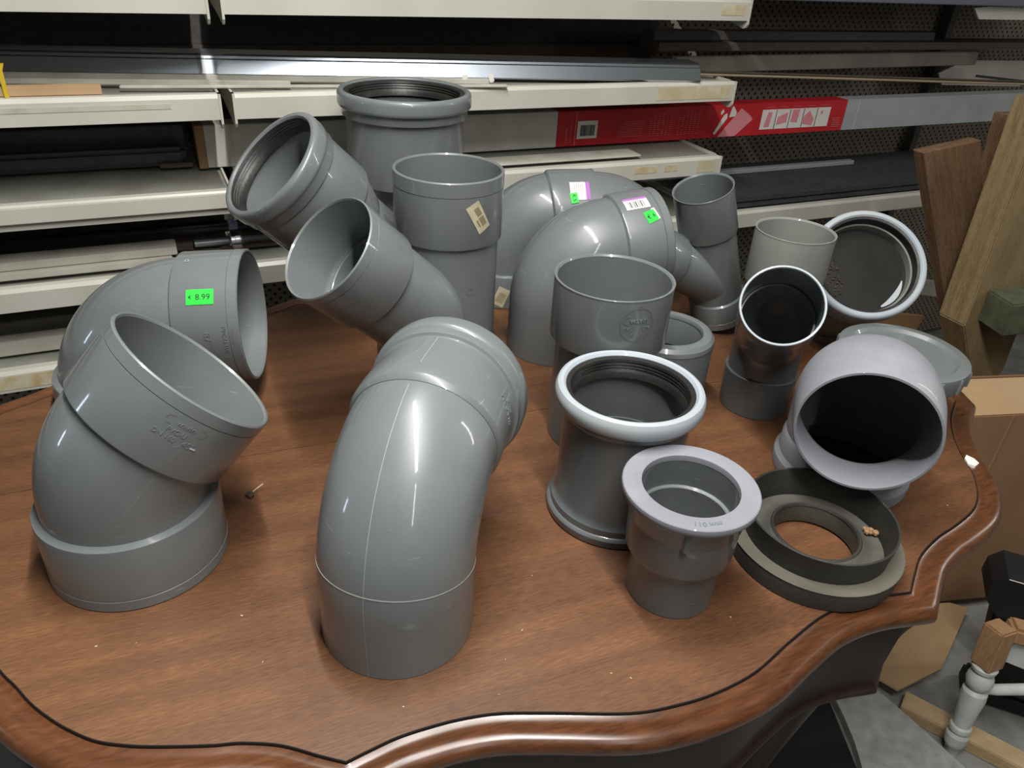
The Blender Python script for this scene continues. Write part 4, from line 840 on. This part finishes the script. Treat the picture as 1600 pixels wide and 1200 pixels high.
raised_line(tE, pE, 0.0730, 0.1406, -57.4, circle_pts(0.0052, 24), 0.0007, PVC, nm='injection_mark')
raised_line(tF, pF, 0.0965, 0.2700, -72, circle_pts(0.0048, 24), 0.0007, PVC, nm='injection_mark')
raised_line(tB, pB, 0.0871, 0.1950, -170, circle_pts(0.0022, 16), 0.0010, PVC_L, nm='injection_mark')
# labels on I
st = sticker(tI, pI, 0.0753, 0.2300, -137.5, 0.034, 0.027, LABEL_W, 0.0, 'paper_label'); st['label'] = 'white paper label with a purple edge'
sticker(tI, pI, 0.0753, 0.2300, -137.5, 0.034, 0.0070, PURPLE, 0.0, 'purple_edge', z=0.0006, y0=0.0170, parent=st)
for q in range(5): sticker(tI, pI, 0.0753, 0.2300, -137.5, 0.014-0.002*(q % 2), 0.0008, BEIGE, 0.0, 'printed_line', z=0.0006, x0=-0.006, y0=-0.006+0.0035*q, parent=st)
st = sticker(tI, pI, 0.0760, 0.2225, -127.0, 0.018, 0.013, GREEN, 0.15, 'price_sticker', z=0.0006); st['label'] = 'torn green price sticker'
lettering(tI, pI, 0.0765, 0.2225, -127.0, '\u20ac 5', 0.0085, BLACKINK, 0.15, 'price_text', z=0.0006, depth=0.0001, parent=st)
st = sticker(tI, pI, 0.0768, 0.0240, -101.0, 0.022, 0.036, LABEL_Y, -0.38, 'barcode_sticker')
for q in range(7): sticker(tI, pI, 0.0768, 0.0240, -101.0, 0.013, 0.0010, LABEL_T, -0.38, 'barcode_line', z=0.0006, y0=-0.010+0.0028*q, parent=st)
# labels on H
st = sticker(tH, pH, 0.0794, 0.2460, -158.0, 0.0215, 0.038, LABEL_W, 0.0, 'paper_label'); st['label'] = 'white barcode label with a purple top edge'
sticker(tH, pH, 0.0794, 0.2460, -158.0, 0.0045, 0.037, PURPLE, 0.0, 'purple_edge', z=0.0006, x0=-0.0110, parent=st)
yy = -0.012
for w_ in (0.0010, 0.0022, 0.0008, 0.0014, 0.0022, 0.0010, 0.0008, 0.0020, 0.0012):
    sticker(tH, pH, 0.0794, 0.2460, -158.0, 0.0125, w_*0.7, BLACKINK, 0.0, 'barcode_line', z=0.0006, x0=0.0015, y0=yy, parent=st); yy += w_+0.0014
st = sticker(tH, pH, 0.0794, 0.2600, -138.5, 0.019, 0.018, GREEN, 0.25, 'price_sticker', z=0.0004); st['label'] = 'small crooked green price sticker'
lettering(tH, pH, 0.0798, 0.2600, -138.5, '\u20ac 6', 0.0095, BLACKINK, PI/2+0.25, 'price_text', z=0.0006, depth=0.0001, parent=st)
sticker(tH, pH, 0.0794, 0.2680, -141.0, 0.020, 0.006, LABEL_W, 0.25, 'label_remnant', z=0.0003)
# maker mark on K
raised_line(tK, pK, 0.0745, 0.2000, -70.5, circle_pts(0.0215, 60), 0.0005, PVC_D, nm='embossed_ring')
raised_line(tK, pK, 0.0745, 0.2000, -70.5, capsule_pts(0.0370, 0.0105, 0.0012, 0.0062), 0.0008, PVC, nm='embossed_frame')
lettering(tK, pK, 0.0745, 0.2000, -70.5, 'wavin', 0.0100, PVC, 0.0, 'embossed_text', x0=0.001, y0=0.0062, depth=0.0004, bold=0.0002)
lettering(tK, pK, 0.0745, 0.2000, -70.5, 'PVC', 0.0058, PVC, 0.0, 'embossed_text', x0=-0.0115, y0=-0.0045)
lettering(tK, pK, 0.0745, 0.2000, -70.5, 'DIN', 0.0058, PVC, 0.0, 'embossed_text', x0=0.0115, y0=-0.0045)
lettering(tK, pK, 0.0745, 0.2000, -70.5, '\u00d8 125', 0.0058, PVC, 0.0, 'embossed_text', x0=0.0, y0=-0.0130)
sticker(tK, pK, 0.0745, 0.2000, -70.5, 0.0060, 0.0010, PVC, 0.0, 'embossed_dash', y0=0.0250)
# mould lines on G
MLINE = mat('pale_mould_line', srgb(150, 155, 152), 0.5)
def ribbon(path, r, s0, s1, ph0, ph1, w, n=60, z=0.0003):
    bm = bmesh.new(); A_, B_ = [], []
    for k in range(n+1):
        t = k/n; q = s0+(s1-s0)*t; ph = rad(ph0+(ph1-ph0)*t); A_.append(bm.verts.new(path.pt(q, r+z, ph-w/2/r))); B_.append(bm.verts.new(path.pt(q, r+z, ph+w/2/r)))
    for k in range(n): bm.faces.new((A_[k], A_[k+1], B_[k+1], B_[k]))
    return bm
obj('mould_line', ribbon(pG, 0.0742, 0.001, 0.200, 178.5, 175.0, 0.0007), MLINE, tG)
obj('mould_line', ribbon(pG, 0.0785, 0.216, 0.262, 177.0, 177.0, 0.0007), MLINE, tG)
obj('mould_ring', rev(pG, [(0.0842, 0.0735), (0.0842, 0.0745), (0.0848, 0.0745), (0.0848, 0.0735)]), MLINE, tG)
lettering(tG, pG, 0.0785, 0.2390, -107.0, 'PVC DN 125', 0.0065, PVC, 0.0, 'embossed_text')
lettering(tG, pG, 0.0785, 0.2480, -107.0, 'wavin', 0.0065, PVC, 0.0, 'embossed_text')
# raised size text on the reducer's collar
b = text_bm('110 mm', 0.0085, 0.0002, rot=0.0)
for v in b.verts: a = rad(-84)+v.co.x/0.058; rr = 0.058+v.co.y; v.co = Vector((0.1815+rr*math.cos(a), 0.5985+rr*math.sin(a), Z0+0.1380+v.co.z))
obj('raised_text', b, PVC, tM, smooth=False)
# dirt inside Q
bm = bmesh.new(); rnd = random.Random(3)
for k in range(70):
    a = rad(150+rnd.random()*85); rr = 0.034+rnd.random()*0.036; sz = 0.0008+rnd.random()*0.0022
    c_ = pQ.pt(0.1292+sz*0.3, rr, a); m_ = Matrix.Translation(c_) @ Matrix.Rotation(rnd.random()*6, 4, 'X') @ Matrix.Diagonal((1, 1, 0.7, 1))
    bmesh.ops.create_icosphere(bm, subdivisions=1, radius=sz, matrix=m_)
o_ = obj('dirt_crust', bm, DIRT, tQ); o_['kind'] = 'stuff'
bm = bmesh.new(); A_, B_ = [], []
for k in range(21):
    t_ = k/20; a = rad(-62+(50)*t_); w_ = 0.0042*math.sin(PI*(0.1+0.85*t_)); A_.append(bm.verts.new(pQ.pt(0.1300, 0.066-w_, a))); B_.append(bm.verts.new(pQ.pt(0.1310, 0.066+w_, a)))
for k in range(20): bm.faces.new((A_[k], A_[k+1], B_[k+1], B_[k]))
obj('worn_crescent', bm, PVC_L, tQ)
# worn white chip on the table moulding
bm = bmesh.new(); bm.free(); pts_ = [(0.628, 0.862), (0.636, 0.858), (0.645, 0.866), (0.643, 0.876), (0.636, 0.884), (0.630, 0.876)]
bm = prism_bm(pts_, Z0-0.004, Z0+0.0012)
obj('chipped_spot', bm, LABEL_W, TB, smooth=False)
# crumbs on the table top
rnd = random.Random(11)
proto = None
for x, y in ((-0.37, 0.473), (-0.336, 0.480), (-0.04, 0.524), (0.026, 0.525), (0.011, 0.489), (0.007, 0.450), (-0.213, 0.468), (-0.077, 0.431), (0.129, 0.477), (0.111, 0.481), (0.558, 0.769), (0.035, 0.600), (-0.25, 0.52), (0.24, 0.56)):
    if proto is None:
        bm = bmesh.new(); bmesh.ops.create_icosphere(bm, subdivisions=1, radius=0.0017)
        for v in bm.verts: v.co = Vector((v.co.x*1.4, v.co.y*0.6, v.co.z*0.35+0.0006))*(0.8+0.4*rnd.random())
        lo = min(v.co.z for v in bm.verts)
        for v in bm.verts: v.co.z -= lo
        proto = obj('wood_chip', bm, CHIP, smooth=False, base=(0, 0, 0)); o = proto
    else: o = proto.copy(); COL.objects.link(o)
    o.location = (x, y, Z0+0.0001); o.rotation_euler = (0, 0, rnd.random()*6); sc_ = 0.35+0.4*rnd.random(); o.scale = (sc_, sc_, sc_)
    tag(o, 'tiny pale wood chip lying on the table top', 'wood chip', 'wood chips on the table top')
def crumb(name, loc, size, n, m, label, cat):
    bm = bmesh.new(); r_ = random.Random(n)
    for k in range(n):
        sz = size*(0.18+0.22*r_.random()); p = Vector(loc)+Vector(((r_.random()-0.5)*size, (r_.random()-0.5)*size, sz*0.8+r_.random()*size*0.15))
        bmesh.ops.create_icosphere(bm, subdivisions=1, radius=sz, matrix=Matrix.Translation(p))
    return tag(obj(name, bm, m), label, cat)
crumb('dust_clump', (-0.300, 0.700, Z0), 0.009, 9, DIRT, 'small clump of dust beside the wide elbow at front left', 'dust')
tag(obj('splinter', bar_bm((-0.298, 0.703, Z0+0.0035), (-0.288, 0.712, Z0+0.0090), 0.0012, 0.0010, (0, 0, 1), 0), CHIP, smooth=False), 'pale splinter sticking out of the dust clump beside the front left elbow', 'splinter')
crumb('mud_crumb', (0.4215, 0.683, Z0+0.0200), 0.011, 12, CARD, 'crumb of dried mud lying in the black rubber gasket', 'mud')
